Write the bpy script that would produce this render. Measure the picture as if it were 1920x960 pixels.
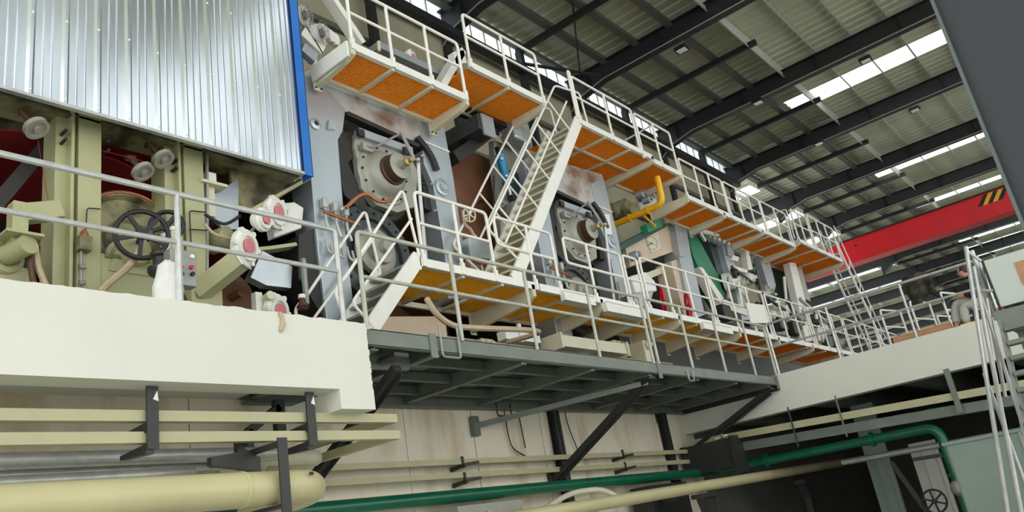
import bpy, bmesh, math, random
from mathutils import Vector, Matrix
random.seed(7)
for o in list(bpy.data.objects): bpy.data.objects.remove(o)
scene = bpy.context.scene
COL = scene.collection
V = Vector
# ---------------------------------------------------------------- camera, world, exposure
RW = ((0.63316737, 0.15861095, 0.75758937), (-0.75656543, 0.33348251, 0.56249281), (-0.16342529, -0.92931802, 0.33114981))
FPX = 1523.2
EYE = V((0, 0, 1.6))
cd = bpy.data.cameras.new('camera'); cam = bpy.data.objects.new('camera', cd); COL.objects.link(cam)
cd.sensor_width = 36; cd.lens = 36 * FPX / 1920; cd.clip_end = 400
cx = V([RW[i][0] for i in range(3)]); cy = -V([RW[i][1] for i in range(3)]); cz = -V([RW[i][2] for i in range(3)])
cam.matrix_world = Matrix(((cx.x, cy.x, cz.x, EYE.x), (cx.y, cy.y, cz.y, EYE.y), (cx.z, cy.z, cz.z, EYE.z), (0, 0, 0, 1)))
scene.camera = cam
w = bpy.data.worlds.new('overcast_sky'); scene.world = w; w.use_nodes = True
w.node_tree.nodes['Background'].inputs[0].default_value = (0.97, 0.985, 0.98, 1)
w.node_tree.nodes['Background'].inputs[1].default_value = 2.55
scene.view_settings.view_transform = 'Standard'; scene.view_settings.look = 'None'
scene.view_settings.exposure = 0.0; scene.view_settings.gamma = 1
scene.view_settings.use_curve_mapping = False

def A(px, py, x=None, y=None, z=None):
    """world point seen at a pixel of the survey photo, on a plane of known x, y or z"""
    c = (px - 960, py - 480, FPX)
    d = V([sum(RW[i][k] * c[k] for k in range(3)) for i in range(3)])
    t = (x - EYE.x) / d.x if x is not None else (y - EYE.y) / d.y if y is not None else (z - EYE.z) / d.z
    return EYE + t * d
# ---------------------------------------------------------------- materials
def lin(c):
    return tuple(((v / 255) / 12.92 if v / 255 <= .04045 else ((v / 255 + .055) / 1.055) ** 2.4) for v in c) + (1,)
MATS = {}
def mat(name, rgb, rough=.55, metal=0, var=.12, scale=3, bump=0, rgb2=None, stretch=None, detail=4, trans=0, lo=.35, hi=.7, tcol=None):
    m = bpy.data.materials.new(name); m.use_nodes = True; nt = m.node_tree; N = nt.nodes; L = nt.links
    b = N['Principled BSDF']; b.inputs['Roughness'].default_value = rough; b.inputs['Metallic'].default_value = metal
    tc = N.new('ShaderNodeTexCoord'); src = tc.outputs['Object']
    if stretch:
        mp = N.new('ShaderNodeMapping'); mp.inputs['Scale'].default_value = stretch; L.new(src, mp.inputs[0]); src = mp.outputs[0]
    n = N.new('ShaderNodeTexNoise'); n.inputs['Scale'].default_value = scale; n.inputs['Detail'].default_value = detail; L.new(src, n.inputs['Vector'])
    r = N.new('ShaderNodeValToRGB'); r.color_ramp.elements[0].position = lo; r.color_ramp.elements[1].position = hi
    c = lin(rgb); d = lin(rgb2) if rgb2 else tuple(v * (1 - var) for v in c[:3]) + (1,)
    r.color_ramp.elements[0].color = d; r.color_ramp.elements[1].color = c
    L.new(n.outputs[0], r.inputs[0]); L.new(r.outputs[0], b.inputs['Base Color'])
    if bump:
        bp = N.new('ShaderNodeBump'); bp.inputs['Strength'].default_value = bump; bp.inputs['Distance'].default_value = .02
        L.new(n.outputs[0], bp.inputs['Height']); L.new(bp.outputs[0], b.inputs['Normal'])
    if trans:
        t = N.new('ShaderNodeBsdfTranslucent')
        if tcol: t.inputs[0].default_value = lin(tcol)
        else: L.new(r.outputs[0], t.inputs[0])
        mx = N.new('ShaderNodeMixShader'); mx.inputs[0].default_value = trans
        L.new(b.outputs[0], mx.inputs[1]); L.new(t.outputs[0], mx.inputs[2]); L.new(mx.outputs[0], N['Material Output'].inputs[0])
    MATS[name] = m
    return m
mat('plaster', (212, 212, 200), .85, 0, .05, 1.2, .05)
mat('plaster_edge', (236, 237, 232), .9, 0, .08, 6, .2)
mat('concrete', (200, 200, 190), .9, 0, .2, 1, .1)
mat('concrete_shade', (108, 108, 100), .9, 0, .25, 1, .1)  # concrete darkened to carry the shade of the lower storey
mat('stained_wall', (226, 218, 198), .9, 0, 0, 1.1, .05, rgb2=(196, 180, 150), stretch=(1.6, 1, .35), detail=6, lo=.3, hi=.5)
mat('galv', (192, 194, 190), .38, .45, .18, 9)
mat('galv_dull', (152, 155, 150), .5, .4, .2, 8)
mat('rail_paint', (232, 230, 220), .45, 0, .08, 5)
mat('rail_grey', (184, 185, 170), .5, .1, .2, 6)
mat('cream', (170, 169, 128), .5, 0, .12, 2.5)
mat('cream_pale', (204, 200, 174), .5, 0, .08, 3)
mat('cream_dirty', (150, 144, 106), .6, 0, 0, 3, 0, rgb2=(72, 64, 46), lo=.38, hi=.6)
mat('cream_duct', (176, 172, 136), .5, 0, .1, 3)
mat('plat_white', (226, 226, 216), .45, 0, .06, 4)
mat('orange', (255, 184, 60), .6, 0, .1, 4, 0, trans=.65, tcol=(255, 196, 84))
mat('yellow', (255, 218, 84), .6, 0, .1, 4, 0, trans=.65, tcol=(255, 224, 104))
mat('deck_grey', (110, 118, 108), .5, .1, .18, 3)
mat('deck_dark', (58, 62, 60), .55, .1, .18, 3)
mat('brace_dark', (48, 50, 48), .5, .1, .2, 4)
mat('roof_sheet', (190, 194, 167), .5, .1, .14, .8, 0, stretch=(1, .3, 1))
mat('purlin', (176, 180, 168), .55, .1, .12, 3)
mat('purlin_dark', (88, 88, 80), .6, .1, .15, 3)
mat('rafter', (34, 36, 37), .5, .1, .15, 2)
mat('skylight', (238, 244, 246), .4, 0, .08, 2, 0, stretch=(4, .4, 1), trans=.9)
mat('skylight_dirty', (170, 176, 170), .4, 0, .5, 2, 0, stretch=(5, .5, 1), trans=.6, rgb2=(80, 84, 80))
mat('clad_wall', (150, 146, 122), .6, 0, .14, 1.2, 0, stretch=(1, 1, .3))
mat('alu', (226, 232, 240), .2, .95, .1, 2.2, .02, stretch=(3, 1, .5))
mat('blue_trim', (22, 104, 190), .3, 0, .1, 2)
mat('silver', (182, 191, 197), .36, .6, .14, 1.6, 0, stretch=(1, 1, .6))
mat('silver_shiny', (198, 206, 212), .3, .8, .2, 2.5, .05)
mat('silver_rust', (184, 184, 180), .45, .4, 0, 1.4, 0, rgb2=(128, 96, 74), lo=.32, hi=.48)
mat('cast_grey', (164, 164, 152), .5, .25, .16, 3)
mat('machine_dark', (48, 47, 44), .5, .2, .25, 3)
mat('black', (24, 24, 25), .5, .1, .2, 4)
mat('steel_dark', (78, 84, 86), .4, .5, .2, 3)
mat('brown_roll', (132, 88, 62), .5, .1, .25, 1.5)
mat('rust_hub', (92, 66, 46), .5, .3, .35, 6)
mat('brass', (190, 168, 120), .35, .6, .15, 6)
mat('red_felt', (150, 20, 30), .9, 0, .25, 2)
mat('pink_cap', (208, 120, 128), .5, 0, .1, 5)
mat('crane_red', (214, 26, 36), .4, 0, .1, 1)
mat('hyd_blue', (38, 132, 172), .35, .1, .12, 4)
mat('navy', (28, 40, 62), .5, 0, .1, 4)
mat('pipe_yellow', (236, 176, 24), .4, 0, .1, 4)
mat('green_pipe', (14, 98, 70), .3, 0, .2, 3)
mat('green_machine', (40, 128, 92), .45, 0, .15, 2)
mat('green_dark', (34, 70, 60), .5, 0, .15, 2)
mat('tan', (200, 182, 156), .6, 0, .1, 2)
mat('pipe_cream', (190, 183, 140), .38, 0, .1, 1.3)
mat('rubber', (30, 30, 30), .6, 0, .2, 5)
mat('hose_tan', (190, 170, 140), .5, 0, .2, 5)
mat('copper', (176, 112, 72), .4, .5, .2, 6)
mat('column_blue_shade', (18, 27, 32), .45, .1, .12, 1.2)  # column face in shade, the darkness put into its colour
mat('column_lit', (78, 88, 86), .5, .1, .12, 1.2)  # lit flange of the same column, the light put into its colour
mat('cabinet', (186, 194, 184), .5, 0, .05, 2)
mat('tank', (128, 144, 134), .5, .05, .12, 1)
mat('cloth_white', (232, 232, 228), .9, 0, .1, 8, .3)
mat('skin', (206, 150, 124), .6, 0, .08, 8)
mat('hair', (58, 36, 26), .7, 0, .3, 20)
mat('trousers', (186, 186, 176), .9, 0, .14, 10, .2)
mat('shirt', (40, 36, 36), .9, 0, .2, 10, .2)
mat('red_plastic', (206, 24, 56), .4, 0, .08, 4)
mat('camo', (74, 66, 48), .9, 0, 0, 5, .1, rgb2=(32, 34, 28), lo=.45, hi=.55)
mat('paper_roll', (186, 138, 104), .8, 0, .15, 2)
mat('yellow_paint', (236, 196, 40), .5, 0, .1, 4)
mat('lamp_glass', (236, 238, 232), .3, 0, .05, 4)
# ---------------------------------------------------------------- mesh builder
WL = {}
class MB:
    def __init__(s): s.v = []; s.f = []
    def add(s, vs, fs):
        b = len(s.v); s.v += [V(p) for p in vs]; s.f += [[i + b for i in f] for f in fs]; return s
    def box(s, x0, x1, y0, y1, z0, z1):
        return s.add([(x, y, z) for x in (x0, x1) for y in (y0, y1) for z in (z0, z1)],
                     [(0, 1, 3, 2), (4, 6, 7, 5), (0, 4, 5, 1), (2, 3, 7, 6), (0, 2, 6, 4), (1, 5, 7, 3)])
    def bar(s, p, q, w, h, up=(0, 0, 1)):
        p, q = V(p), V(q); d = (q - p).normalized(); u = V(up)
        if abs(d.dot(u)) > .98: u = V((0, 1, 0))
        a = d.cross(u).normalized(); b = a.cross(d).normalized(); a *= w / 2; b *= h / 2
        vs = [e + i * a + j * b for e in (p, q) for i in (-1, 1) for j in (-1, 1)]
        return s.add(vs, [(0, 1, 3, 2), (4, 6, 7, 5), (0, 4, 5, 1), (2, 3, 7, 6), (0, 2, 6, 4), (1, 5, 7, 3)])
    def tube(s, pts, r, n=8, closed=False):
        pts = [V(p) for p in pts]; m = len(pts); rings = []
        t0 = (pts[1] - pts[0]).normalized(); ref = V((0, 0, 1)) if abs(t0.z) < .9 else V((1, 0, 0))
        a = t0.cross(ref).normalized()
        for i, p in enumerate(pts):
            if closed: t = (pts[(i + 1) % m] - pts[i - 1]).normalized(); k = 1
            else:
                t1 = (pts[min(i + 1, m - 1)] - pts[min(i, m - 2)]).normalized(); t2 = (pts[max(i, 1)] - pts[max(i - 1, 0)]).normalized()
                t = (t1 + t2).normalized(); k = 1
            a = (a - t * a.dot(t)).normalized(); b = t.cross(a)
            rr = r[i] if isinstance(r, (list, tuple)) else r
            rings.append([p + rr * (math.cos(2 * math.pi * j / n) * a + math.sin(2 * math.pi * j / n) * b) for j in range(n)])
        vs = [v for g in rings for v in g]; fs = []
        for i in range(m if closed else m - 1):
            for j in range(n):
                k = (i + 1) % m; fs.append((i * n + j, i * n + (j + 1) % n, k * n + (j + 1) % n, k * n + j))
        if not closed: fs += [tuple(range(n - 1, -1, -1)), tuple((m - 1) * n + j for j in range(n))]
        return s.add(vs, fs)
    def lathe(s, o, d, prof, n=28, a0=0, a1=2 * math.pi):
        """profile of (radius, distance along d)"""
        o = V(o); d = V(d).normalized(); ref = V((0, 0, 1)) if abs(d.z) < .9 else V((1, 0, 0)); a = d.cross(ref).normalized(); b = d.cross(a)
        vs = []; fs = []; m = len(prof)
        for r, h in prof:
            vs += [o + d * h + r * (math.cos(2 * math.pi * j / n) * a + math.sin(2 * math.pi * j / n) * b) for j in range(n)]
        for i in range(m - 1):
            for j in range(n): fs.append((i * n + j, i * n + (j + 1) % n, (i + 1) * n + (j + 1) % n, (i + 1) * n + j))
        if prof[0][0] > 1e-4: fs.append(tuple(range(n)))
        if prof[-1][0] > 1e-4: fs.append(tuple((m - 1) * n + j for j in range(n)))
        return s.add(vs, fs)
    def cyl(s, p, q, r, r2=None, n=20):
        p, q = V(p), V(q); return s.lathe(p, q - p, [(r, 0), (r if r2 is None else r2, (q - p).length)], n)
    def torus(s, c, d, R, r, n=28, k=8):
        c = V(c); d = V(d).normalized(); ref = V((0, 0, 1)) if abs(d.z) < .9 else V((1, 0, 0)); a = d.cross(ref).normalized(); b = d.cross(a)
        return s.tube([c + R * (math.cos(2 * math.pi * j / n) * a + math.sin(2 * math.pi * j / n) * b) for j in range(n)], r, k, True)
    def prism(s, poly, y0, y1):
        """polygon in x,z extruded along y"""
        n = len(poly); vs = [(x, y0, z) for x, z in poly] + [(x, y1, z) for x, z in poly]
        return s.add(vs, [tuple(range(n)), tuple(range(2 * n - 1, n - 1, -1))] + [(i, i + n, (i + 1) % n + n, (i + 1) % n) for i in range(n)])
    def prism_x(s, poly, x0, x1):
        n = len(poly); vs = [(x0, y, z) for y, z in poly] + [(x1, y, z) for y, z in poly]
        return s.add(vs, [tuple(range(n)), tuple(range(2 * n - 1, n - 1, -1))] + [(i, i + n, (i + 1) % n + n, (i + 1) % n) for i in range(n)])
    def mesh(s, name, base, smooth):
        me = bpy.data.meshes.new(name); me.from_pydata([tuple(v - base) for v in s.v], [], s.f)
        bm = bmesh.new(); bm.from_mesh(me); bmesh.ops.recalc_face_normals(bm, faces=bm.faces); bm.to_mesh(me); bm.free()
        if smooth: me.shade_smooth(); me.set_sharp_from_angle(angle=math.radians(35))
        return me
    def build(s, name, m, parent=None, smooth=True, bevel=0):
        if parent is not None: base = WL[parent]; loc = V((0, 0, 0))
        else:
            xs = [v.x for v in s.v]; ys = [v.y for v in s.v]
            base = V(((min(xs) + max(xs)) / 2, (min(ys) + max(ys)) / 2, min(v.z for v in s.v))); loc = base
        me = s.mesh(name, base, smooth); me.materials.append(MATS[m])
        o = bpy.data.objects.new(name, me); COL.objects.link(o); o.location = loc; o.parent = parent; WL[o] = base
        if bevel:
            b = o.modifiers.new('bevel', 'BEVEL'); b.width = bevel; b.segments = 2; b.limit_method = 'ANGLE'
        return o
def tag(o, label, cat, group=None):
    o['label'] = label; o['category'] = cat
    if group: o['group'] = group
    return o
def thing(name, label, cat, loc, group=None):
    o = bpy.data.objects.new(name, None); COL.objects.link(o); o.location = loc; o.empty_display_size = .2; WL[o] = V(loc)
    return tag(o, label, cat, group)
def struct(o, label=None):
    o['kind'] = 'structure'
    if label: o['label'] = label
    return o
def sroot(name, loc, label=None):
    o = bpy.data.objects.new(name, None); COL.objects.link(o); o.location = loc; WL[o] = V(loc); return struct(o, label)
def share(o, name, loc, parent):
    """another piece with the same mesh"""
    c = bpy.data.objects.new(name, o.data); COL.objects.link(c); c.parent = parent; c.location = V(loc); WL[c] = WL[parent]; return c
def dup(root, off, label, group=None):
    def cp(o, par):
        c = o.copy(); COL.objects.link(c); c.parent = par
        for ch in list(o.children): cp(ch, c)
        return c
    r = cp(root, None); r.location = root.location + V(off); r['label'] = label
    if group: r['group'] = group
    return r
def bolts(parent, pts, d, r, ln, m='machine_dark', name='bolt'):
    d = V(d); p0 = V(pts[0]); o = MB().cyl(p0, p0 + d * ln, r, n=6).build(name, m, parent, smooth=False)
    for p in pts[1:]: share(o, name, V(p) - p0, parent)
def arc(pts, r, k=4):
    """round the corners of a polyline"""
    pts = [V(p) for p in pts]; out = [pts[0]]
    for i in range(1, len(pts) - 1):
        p, q, s = pts[i - 1], pts[i], pts[i + 1]; d1 = (p - q); d2 = (s - q); rr = min(r, d1.length * .45, d2.length * .45)
        a = q + d1.normalized() * rr; b = q + d2.normalized() * rr
        for j in range(k + 1):
            t = j / k; out.append((1 - t) ** 2 * a + 2 * t * (1 - t) * q + t * t * b)
    return out + [pts[-1]]
def bez(pts, k=6):
    """smooth curve through points"""
    pts = [V(p) for p in pts]; P = [pts[0]] + pts + [pts[-1]]; out = []
    for i in range(1, len(P) - 2):
        for j in range(k):
            t = j / k; a, b, c, d = P[i - 1], P[i], P[i + 1], P[i + 2]
            out.append(.5 * ((2 * b) + (c - a) * t + (2 * a - 5 * b + 4 * c - d) * t * t + (3 * b - a - 3 * c + d) * t ** 3))
    return out + [pts[-1]]

# ================================================================ SETTING
FZ = 4.3          # mezzanine floor level
MB().box(-12, 159, -18, 13, -.1, 0).build('floor', 'concrete', smooth=False)
struct(bpy.data.objects['floor'], 'grey concrete ground floor of the hall')
def noisy_beam(n, x0, x1, y, z0, z1, depth):
    m = MB(); vs = []; fs = []
    for i in range(n + 1):
        x = x0 + (x1 - x0) * i / n; j = random.uniform(-.012, .016) if random.random() < .55 else 0
        zt = z1 + j * .8; zb = z0
        vs += [(x, y, zb), (x, y, zt), (x, y + depth, zt), (x, y + depth, zb)]
    for i in range(n):
        for k in range(4): fs.append((i * 4 + k, i * 4 + (k + 1) % 4, i * 4 + 4 + (k + 1) % 4, i * 4 + 4 + k))
    fs += [(0, 1, 2, 3), (n * 4, n * 4 + 3, n * 4 + 2, n * 4 + 1)]
    return m.add(vs, fs)
# white edge beam on the left, its thicker end block and the slab behind it
b = noisy_beam(170, -6, 6.28, 6.95, 3.51, 4.31, .33)
b.box(5.80, 6.29, 6.945, 7.9, 3.29, 3.52)
for i in range(14):
    z = 3.3 + i * .07; b.box(6.27, 6.285 + random.random() * .02, 6.96, 7.2, z, z + random.uniform(.03, .07))
wl = struct(b.build('wall_left', 'plaster', smooth=False), 'white plastered edge beam of the upper floor on the left')
struct(MB().box(-6, 6.28, 7.28, 9.7, 4.05, 4.29).build('floor', 'concrete', smooth=False), 'concrete upper floor slab behind the left edge beam')
# cross beam at the far right end of the opening
b = MB().box(18.9, 19.3, -.5, 9.7, 3.47, 4.32)
struct(b.build('wall_right', 'plaster', smooth=False), 'white plastered cross beam at the end of the platform')
struct(MB().box(19.3, 159, -14, 9.7, 4.0, 4.29).build('floor', 'concrete_shade', smooth=False), 'upper floor slab beyond the cross beam')
# stained wall under the machine, built of cast panels with recessed joints
wb = sroot('wall_back', (9, 9.7, 0), 'stained cream concrete wall under the machine')
xs = [-6, -1.2, 1.2, 3.4, 5.6, 7.6, 9.35, 11.0, 12.15, 13.0, 14.3, 16.0, 17.5, 19.4]
for a, c in zip(xs, xs[1:]):
    MB().box(a + .008, c - .008, 9.68 + random.uniform(0, .012), 9.95, 0, 4.05).build('wall_panel', 'stained_wall', wb, smooth=False)
MB().box(-6, 19.4, 9.72, 9.98, 0, 4.05).build('joint_backing', 'concrete', wb, smooth=False)
struct(MB().box(-6, 35.4, 9.7, 13, 4.0, 4.29).build('floor', 'concrete', smooth=False), 'upper floor slab under the machine')
# lower storey end wall far right, shade put into its colour
struct(MB().box(34, 34.2, -14, 9.7, 0, 4.0).build('wall_far', 'concrete_shade', smooth=False), 'concrete wall coloured dim, closing the lower storey')
struct(MB().box(19.6, 34, -2.2, -2, 0, 4.0).build('wall_blocker', 'concrete_shade', smooth=False), 'added unseen wall keeping front light out of the lower storey')  # added out of view to block light from the front
struct(MB().box(19.3, 34, -2, 9.7, -.02, .01).build('floor', 'concrete_shade', smooth=False), 'concrete floor coloured dark for the shade of the lower storey beyond the cross beam')
# ---- roof
RX0 = 2.9; BAY = 6.5; NB = 25; RT = 17.0
ceil = sroot('ceiling', (20, 0, 16), 'corrugated metal roof on black steel rafters')
def rafter(x):
    m = MB()
    prof = [(-20, 16.0), (11.4, 16.05), (12.3, 15.85), (13.1, 15.3)]
    for (y0, z0), (y1, z1) in zip(prof, prof[1:]):
        m.add([(x - .17, y0, z0), (x + .17, y0, z0), (x + .17, y1, z1), (x - .17, y1, z1), (x - .17, y0, z0 + .03), (x + .17, y0, z0 + .03), (x + .17, y1, z1 + .03), (x - .17, y1, z1 + .03)],
              [(0, 1, 2, 3), (4, 5, 6, 7), (0, 1, 5, 4), (2, 3, 7, 6), (1, 2, 6, 5), (0, 3, 7, 4)])
        m.add([(x - .01, y0, z0), (x - .01, y1, z1), (x - .01, y1, 16.72), (x - .01, y0, 16.72), (x + .01, y0, z0), (x + .01, y1, z1), (x + .01, y1, 16.72), (x + .01, y0, 16.72)],
              [(0, 1, 2, 3), (4, 5, 6, 7), (0, 1, 5, 4), (1, 2, 6, 5), (2, 3, 7, 6), (0, 3, 7, 4)])
    m.box(x - .17, x + .17, -20, 13.1, 16.69, 16.72)
    for y in range(-18, 13, 3): m.box(x - .15, x + .15, y, y + .012, 16.04, 16.7)
    return m
RXS = [RX0 + BAY * i for i in range(NB)]
for x in RXS:
    rafter(x).build('rafter', 'rafter', ceil, smooth=False)
    MB().tube([(x - .2, -20, 16.0), (x - .2, 11.3, 16.03), (x - .2, 12.3, 15.82), (x - .2, 12.9, 15.4)], .022, 6).build('conduit', 'galv_dull', ceil)
    if x < 36: MB().box(x - .17, x + .17, 12.75, 13.1, 4.29, 15.6).build('wall_column', 'rafter', ceil, smooth=False)
# purlins
PY = [12.5, 11.2, 9.9, 8.6, 7.3, 5.95, 4.65, 3.35, 2.05, .75, -.6, -1.9, -3.2, -4.5, -5.8, -7.1, -8.4, -9.7, -11, -12.3, -13.6, -14.9, -16.2, -17.5, -18.8]
for i, y in enumerate(PY):
    m = MB(); x1 = RXS[-1]
    h = .3 if i < 4 else .5 if i == 4 else .13
    fl = .12 if i < 4 else .045
    for a, c in ((0, 4),):
        m.box(-10, x1, y - .008, y + .008, RT - .03 - h, RT - .03); m.box(-10, x1, y - fl, y + (fl if i < 4 else 0), RT - .05 - h, RT - .035 - h)
        m.box(-10, x1, y, y + .05, RT - .045, RT - .03)
    m.build('purlin', 'purlin_dark' if i < 4 else 'purlin', ceil, smooth=False)
def sheet(x0, x1, y0, y1, z, pitch=.42, rib=.045, m=None):
    m = m or MB(); n = max(1, round((x1 - x0) / pitch)); p = (x1 - x0) / n; prof = []
    for i in range(n):
        a = x0 + i * p; prof += [(a, z), (a + p * .42, z), (a + p * .5, z + rib), (a + p * .9, z + rib)]
    prof.append((x1, z)); k = len(prof)
    return m.add([(x, y0, zz) for x, zz in prof] + [(x, y1, zz) for x, zz in prof], [(i, i + 1, k + i + 1, k + i) for i in range(k - 1)])
SKY = {k: [(.8, 2.2), (3.6, 5)] for k in range(12, 30)}
SKY.update({4: [(3.1, 4.45)], 6: [(1.9, 3.7)], 7: [(1.5, 2.9), (4.6, 5.4)], 8: [(.8, 2.2), (3.6, 5)], 9: [(.8, 2.2), (3.6, 5)], 10: [(.8, 2.2), (3.6, 5)], 11: [(.8, 2.2), (3.6, 5)], 5: [], 2: [], 3: [], 1: [(2.6, 3.9)], 0: [(2.6, 3.9)]})
RIDGE = (-11.0, -3.2)     # translucent ridge light along the whole hall
for i in range(-2, NB - 1):
    xa = RX0 + BAY * i; last = xa
    for a, c in SKY.get(i, []):
        sheet(last, xa + a, RIDGE[1], 13.2, RT).build('roof_sheet', 'roof_sheet', ceil, smooth=False)
        sheet(xa + a, xa + c, 8.4, 13.2, RT).build('roof_sheet', 'roof_sheet', ceil, smooth=False)
        sheet(xa + a, xa + c, 2.6, 8.38, RT, .34).build('skylight', 'skylight', ceil, smooth=False)
        sheet(xa + a, xa + c, RIDGE[1], 2.58, RT, .34).build('skylight', 'skylight', ceil, smooth=False)
        last = xa + c
    sheet(last, xa + BAY, RIDGE[1], 13.2, RT).build('roof_sheet', 'roof_sheet', ceil, smooth=False)
    sheet(xa, xa + BAY, RIDGE[0], RIDGE[1], RT, .34).build('skylight', 'skylight', ceil, smooth=False)
    sheet(xa, xa + BAY, -20, RIDGE[0], RT).build('roof_sheet', 'roof_sheet', ceil, smooth=False)
# mid-bay struts, posts and rods at the eave
for i in range(0, NB - 1):
    x = RX0 + BAY * (i + .5)
    MB().box(x - .07, x + .07, 7.0, 12.6, 16.42, 16.62).build('bay_strut', 'rafter', ceil, smooth=False)
    if x < 36: MB().box(x - .09, x + .09, 12.4, 12.62, 4.29, 16.5).build('wind_post', 'rafter', ceil, smooth=False)
    if i != 2: continue
    MB().bar((x, 12.4, 16.0), (x + BAY / 2, 11.2, 16.1), .08, .08).build('brace_rod', 'rafter', ceil, smooth=False)
    MB().tube([(x - BAY / 2, 8.2, 16.6), (x + BAY / 2, 12.3, 16.6)], .03, 6).build('brace_rod', 'rafter', ceil)
MB().box(0, 35.4, 12.3, 12.55, 15.6, 15.85).build('eave_beam', 'rafter', ceil, smooth=False)
# back wall with clerestory strip
wr = sroot('wall_rear', (30, 12.9, 4.3), 'beige clad rear wall with a clerestory strip under the roof')
for i in range(-1, 5):
    xa = RX0 + BAY * i
    for k in range(5): MB().box(xa + k * 1.3 + .01, xa + k * 1.3 + 1.29, 12.85, 12.9, 4.3, 15.98).build('wall_sheet', 'clad_wall', wr, smooth=False)
    MB().box(xa, xa + BAY, 12.86, 12.88, 16.02, 16.98).build('window_strip', 'skylight', wr, smooth=False)
    for k in range(1, 10): MB().box(xa + k * .65 - .015, xa + k * .65 + .015, 12.82, 12.86, 15.98, 17).build('glazing_bar', 'purlin', wr, smooth=False)
    for z in (7, 9.5, 12, 14.2): MB().box(xa, xa + BAY, 12.72, 12.85, z, z + .16).build('wall_girt', 'purlin_dark', wr, smooth=False)
# second aisle beyond the machine: roof goes on past the rear wall
for i in range(5, NB - 1):
    xa = RX0 + BAY * i
    for a, c in ((0, 1.5), (2.9, 3.9), (5.3, 6.5)): sheet(xa + a, xa + c, 13.2, 40, RT).build('roof_sheet', 'roof_sheet', ceil, smooth=False)
    for a, c in ((1.5, 2.9), (3.9, 5.3)): sheet(xa + a, xa + c, 13.2, 40, RT, .34).build('skylight', 'skylight', ceil, smooth=False)
    m = MB().box(xa - .17, xa + .17, 13.1, 40, 16.0, 16.03); m.box(xa - .01, xa + .01, 13.1, 40, 16.03, 16.7); m.box(xa - .17, xa + .17, 13.1, 40, 16.69, 16.72)
    m.build('rafter', 'rafter', ceil, smooth=False)
for y in range(14, 40, 2): MB().box(RX0 + 5 * BAY, RXS[-1], y, y + .07, 16.75, 16.97).build('purlin', 'purlin', ceil, smooth=False)
struct(MB().box(35.4, 159, 9.7, 40, 4.0, 4.29).build('floor', 'concrete', smooth=False), 'upper floor of the far aisle')
# far gable wall with windows
we = sroot('wall_end', (159, 0, 0), 'far gable wall with window bands')
MB().box(159, 159.2, -18, 40, 0, 17).build('wall_sheet', 'clad_wall', we, smooth=False)
# ================================================================ RAILS AND PLATFORMS
def hoop(parent, x0, x1, y, zb, zt, posts=(), r=.029, m='rail_paint', dl=False, dr=False, mid=.52, foot=True):
    """one welded guardrail panel along x: rounded hoop, mid rail, inner posts; dl/dr: that end returns into the mid rail"""
    zm = zb + (zt - zb) * mid
    if dl and dr: pts = [(x0, y, zm), (x0, y, zt), (x1, y, zt), (x1, y, zm)]; MBp = arc([((x0 + x1) / 2, y, zm), (x0, y, zm), (x0, y, zt), (x1, y, zt), (x1, y, zm), ((x0 + x1) / 2 + .01, y, zm)], .09)
    elif dl: MBp = arc([(x1, y, zm), (x0, y, zm), (x0, y, zt), (x1, y, zt), (x1, y, zb)], .09)
    elif dr: MBp = arc([(x0, y, zm), (x1, y, zm), (x1, y, zt), (x0, y, zt), (x0, y, zb)], .09)
    else: MBp = arc([(x0, y, zb), (x0, y, zt), (x1, y, zt), (x1, y, zb)], .09)
    MB().tube(MBp, r).build('rail_hoop', m, parent)
    if not (dl or dr): MB().tube([(x0, y, zm), (x1, y, zm)], r * .9).build('mid_rail', m, parent)
    for p in posts:
        MB().tube([(p, y, zb), (p, y, zt)], r).build('rail_post', m, parent)
    if foot:
        for p in list(posts) + ([] if dl else [x0]) + ([] if dr else [x1]):
            MB().box(p - .035, p + .035, y - .035, y + .02, zb - .14, zb + .06).build('post_shoe', m, parent, smooth=False)
GR = {}
def grating(parent, x0, x1, y0, y1, z, m, grid=.06):
    """moulded grating panel: bars both ways under a closed walking skin"""
    w, d = round(x1 - x0, 3), round(y1 - y0, 3); key = (w, d, m)
    if key not in GR:
        b = MB(); nx = max(2, round(w / grid)); ny = max(2, round(d / grid))
        for i in range(nx + 1): x = i * w / nx; b.box(x - .006, x + .006, 0, d, .017, .035)
        for j in range(ny + 1): y = j * d / ny; b.box(0, w, y - .006, y + .006, .018, .035)
        b.add([(0, 0, .034), (w, 0, .034), (w, d, .034), (0, d, .034)], [(0, 1, 2, 3)])
        me = b.mesh('grating_panel', V((0, 0, 0)), False); me.materials.append(MATS[m]); GR[key] = me
    o = bpy.data.objects.new('grating_panel', GR[key]); COL.objects.link(o); o.parent = parent; o.location = V((x0, y0, z)) - WL[parent]; WL[o] = WL[parent]
    return o
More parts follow.
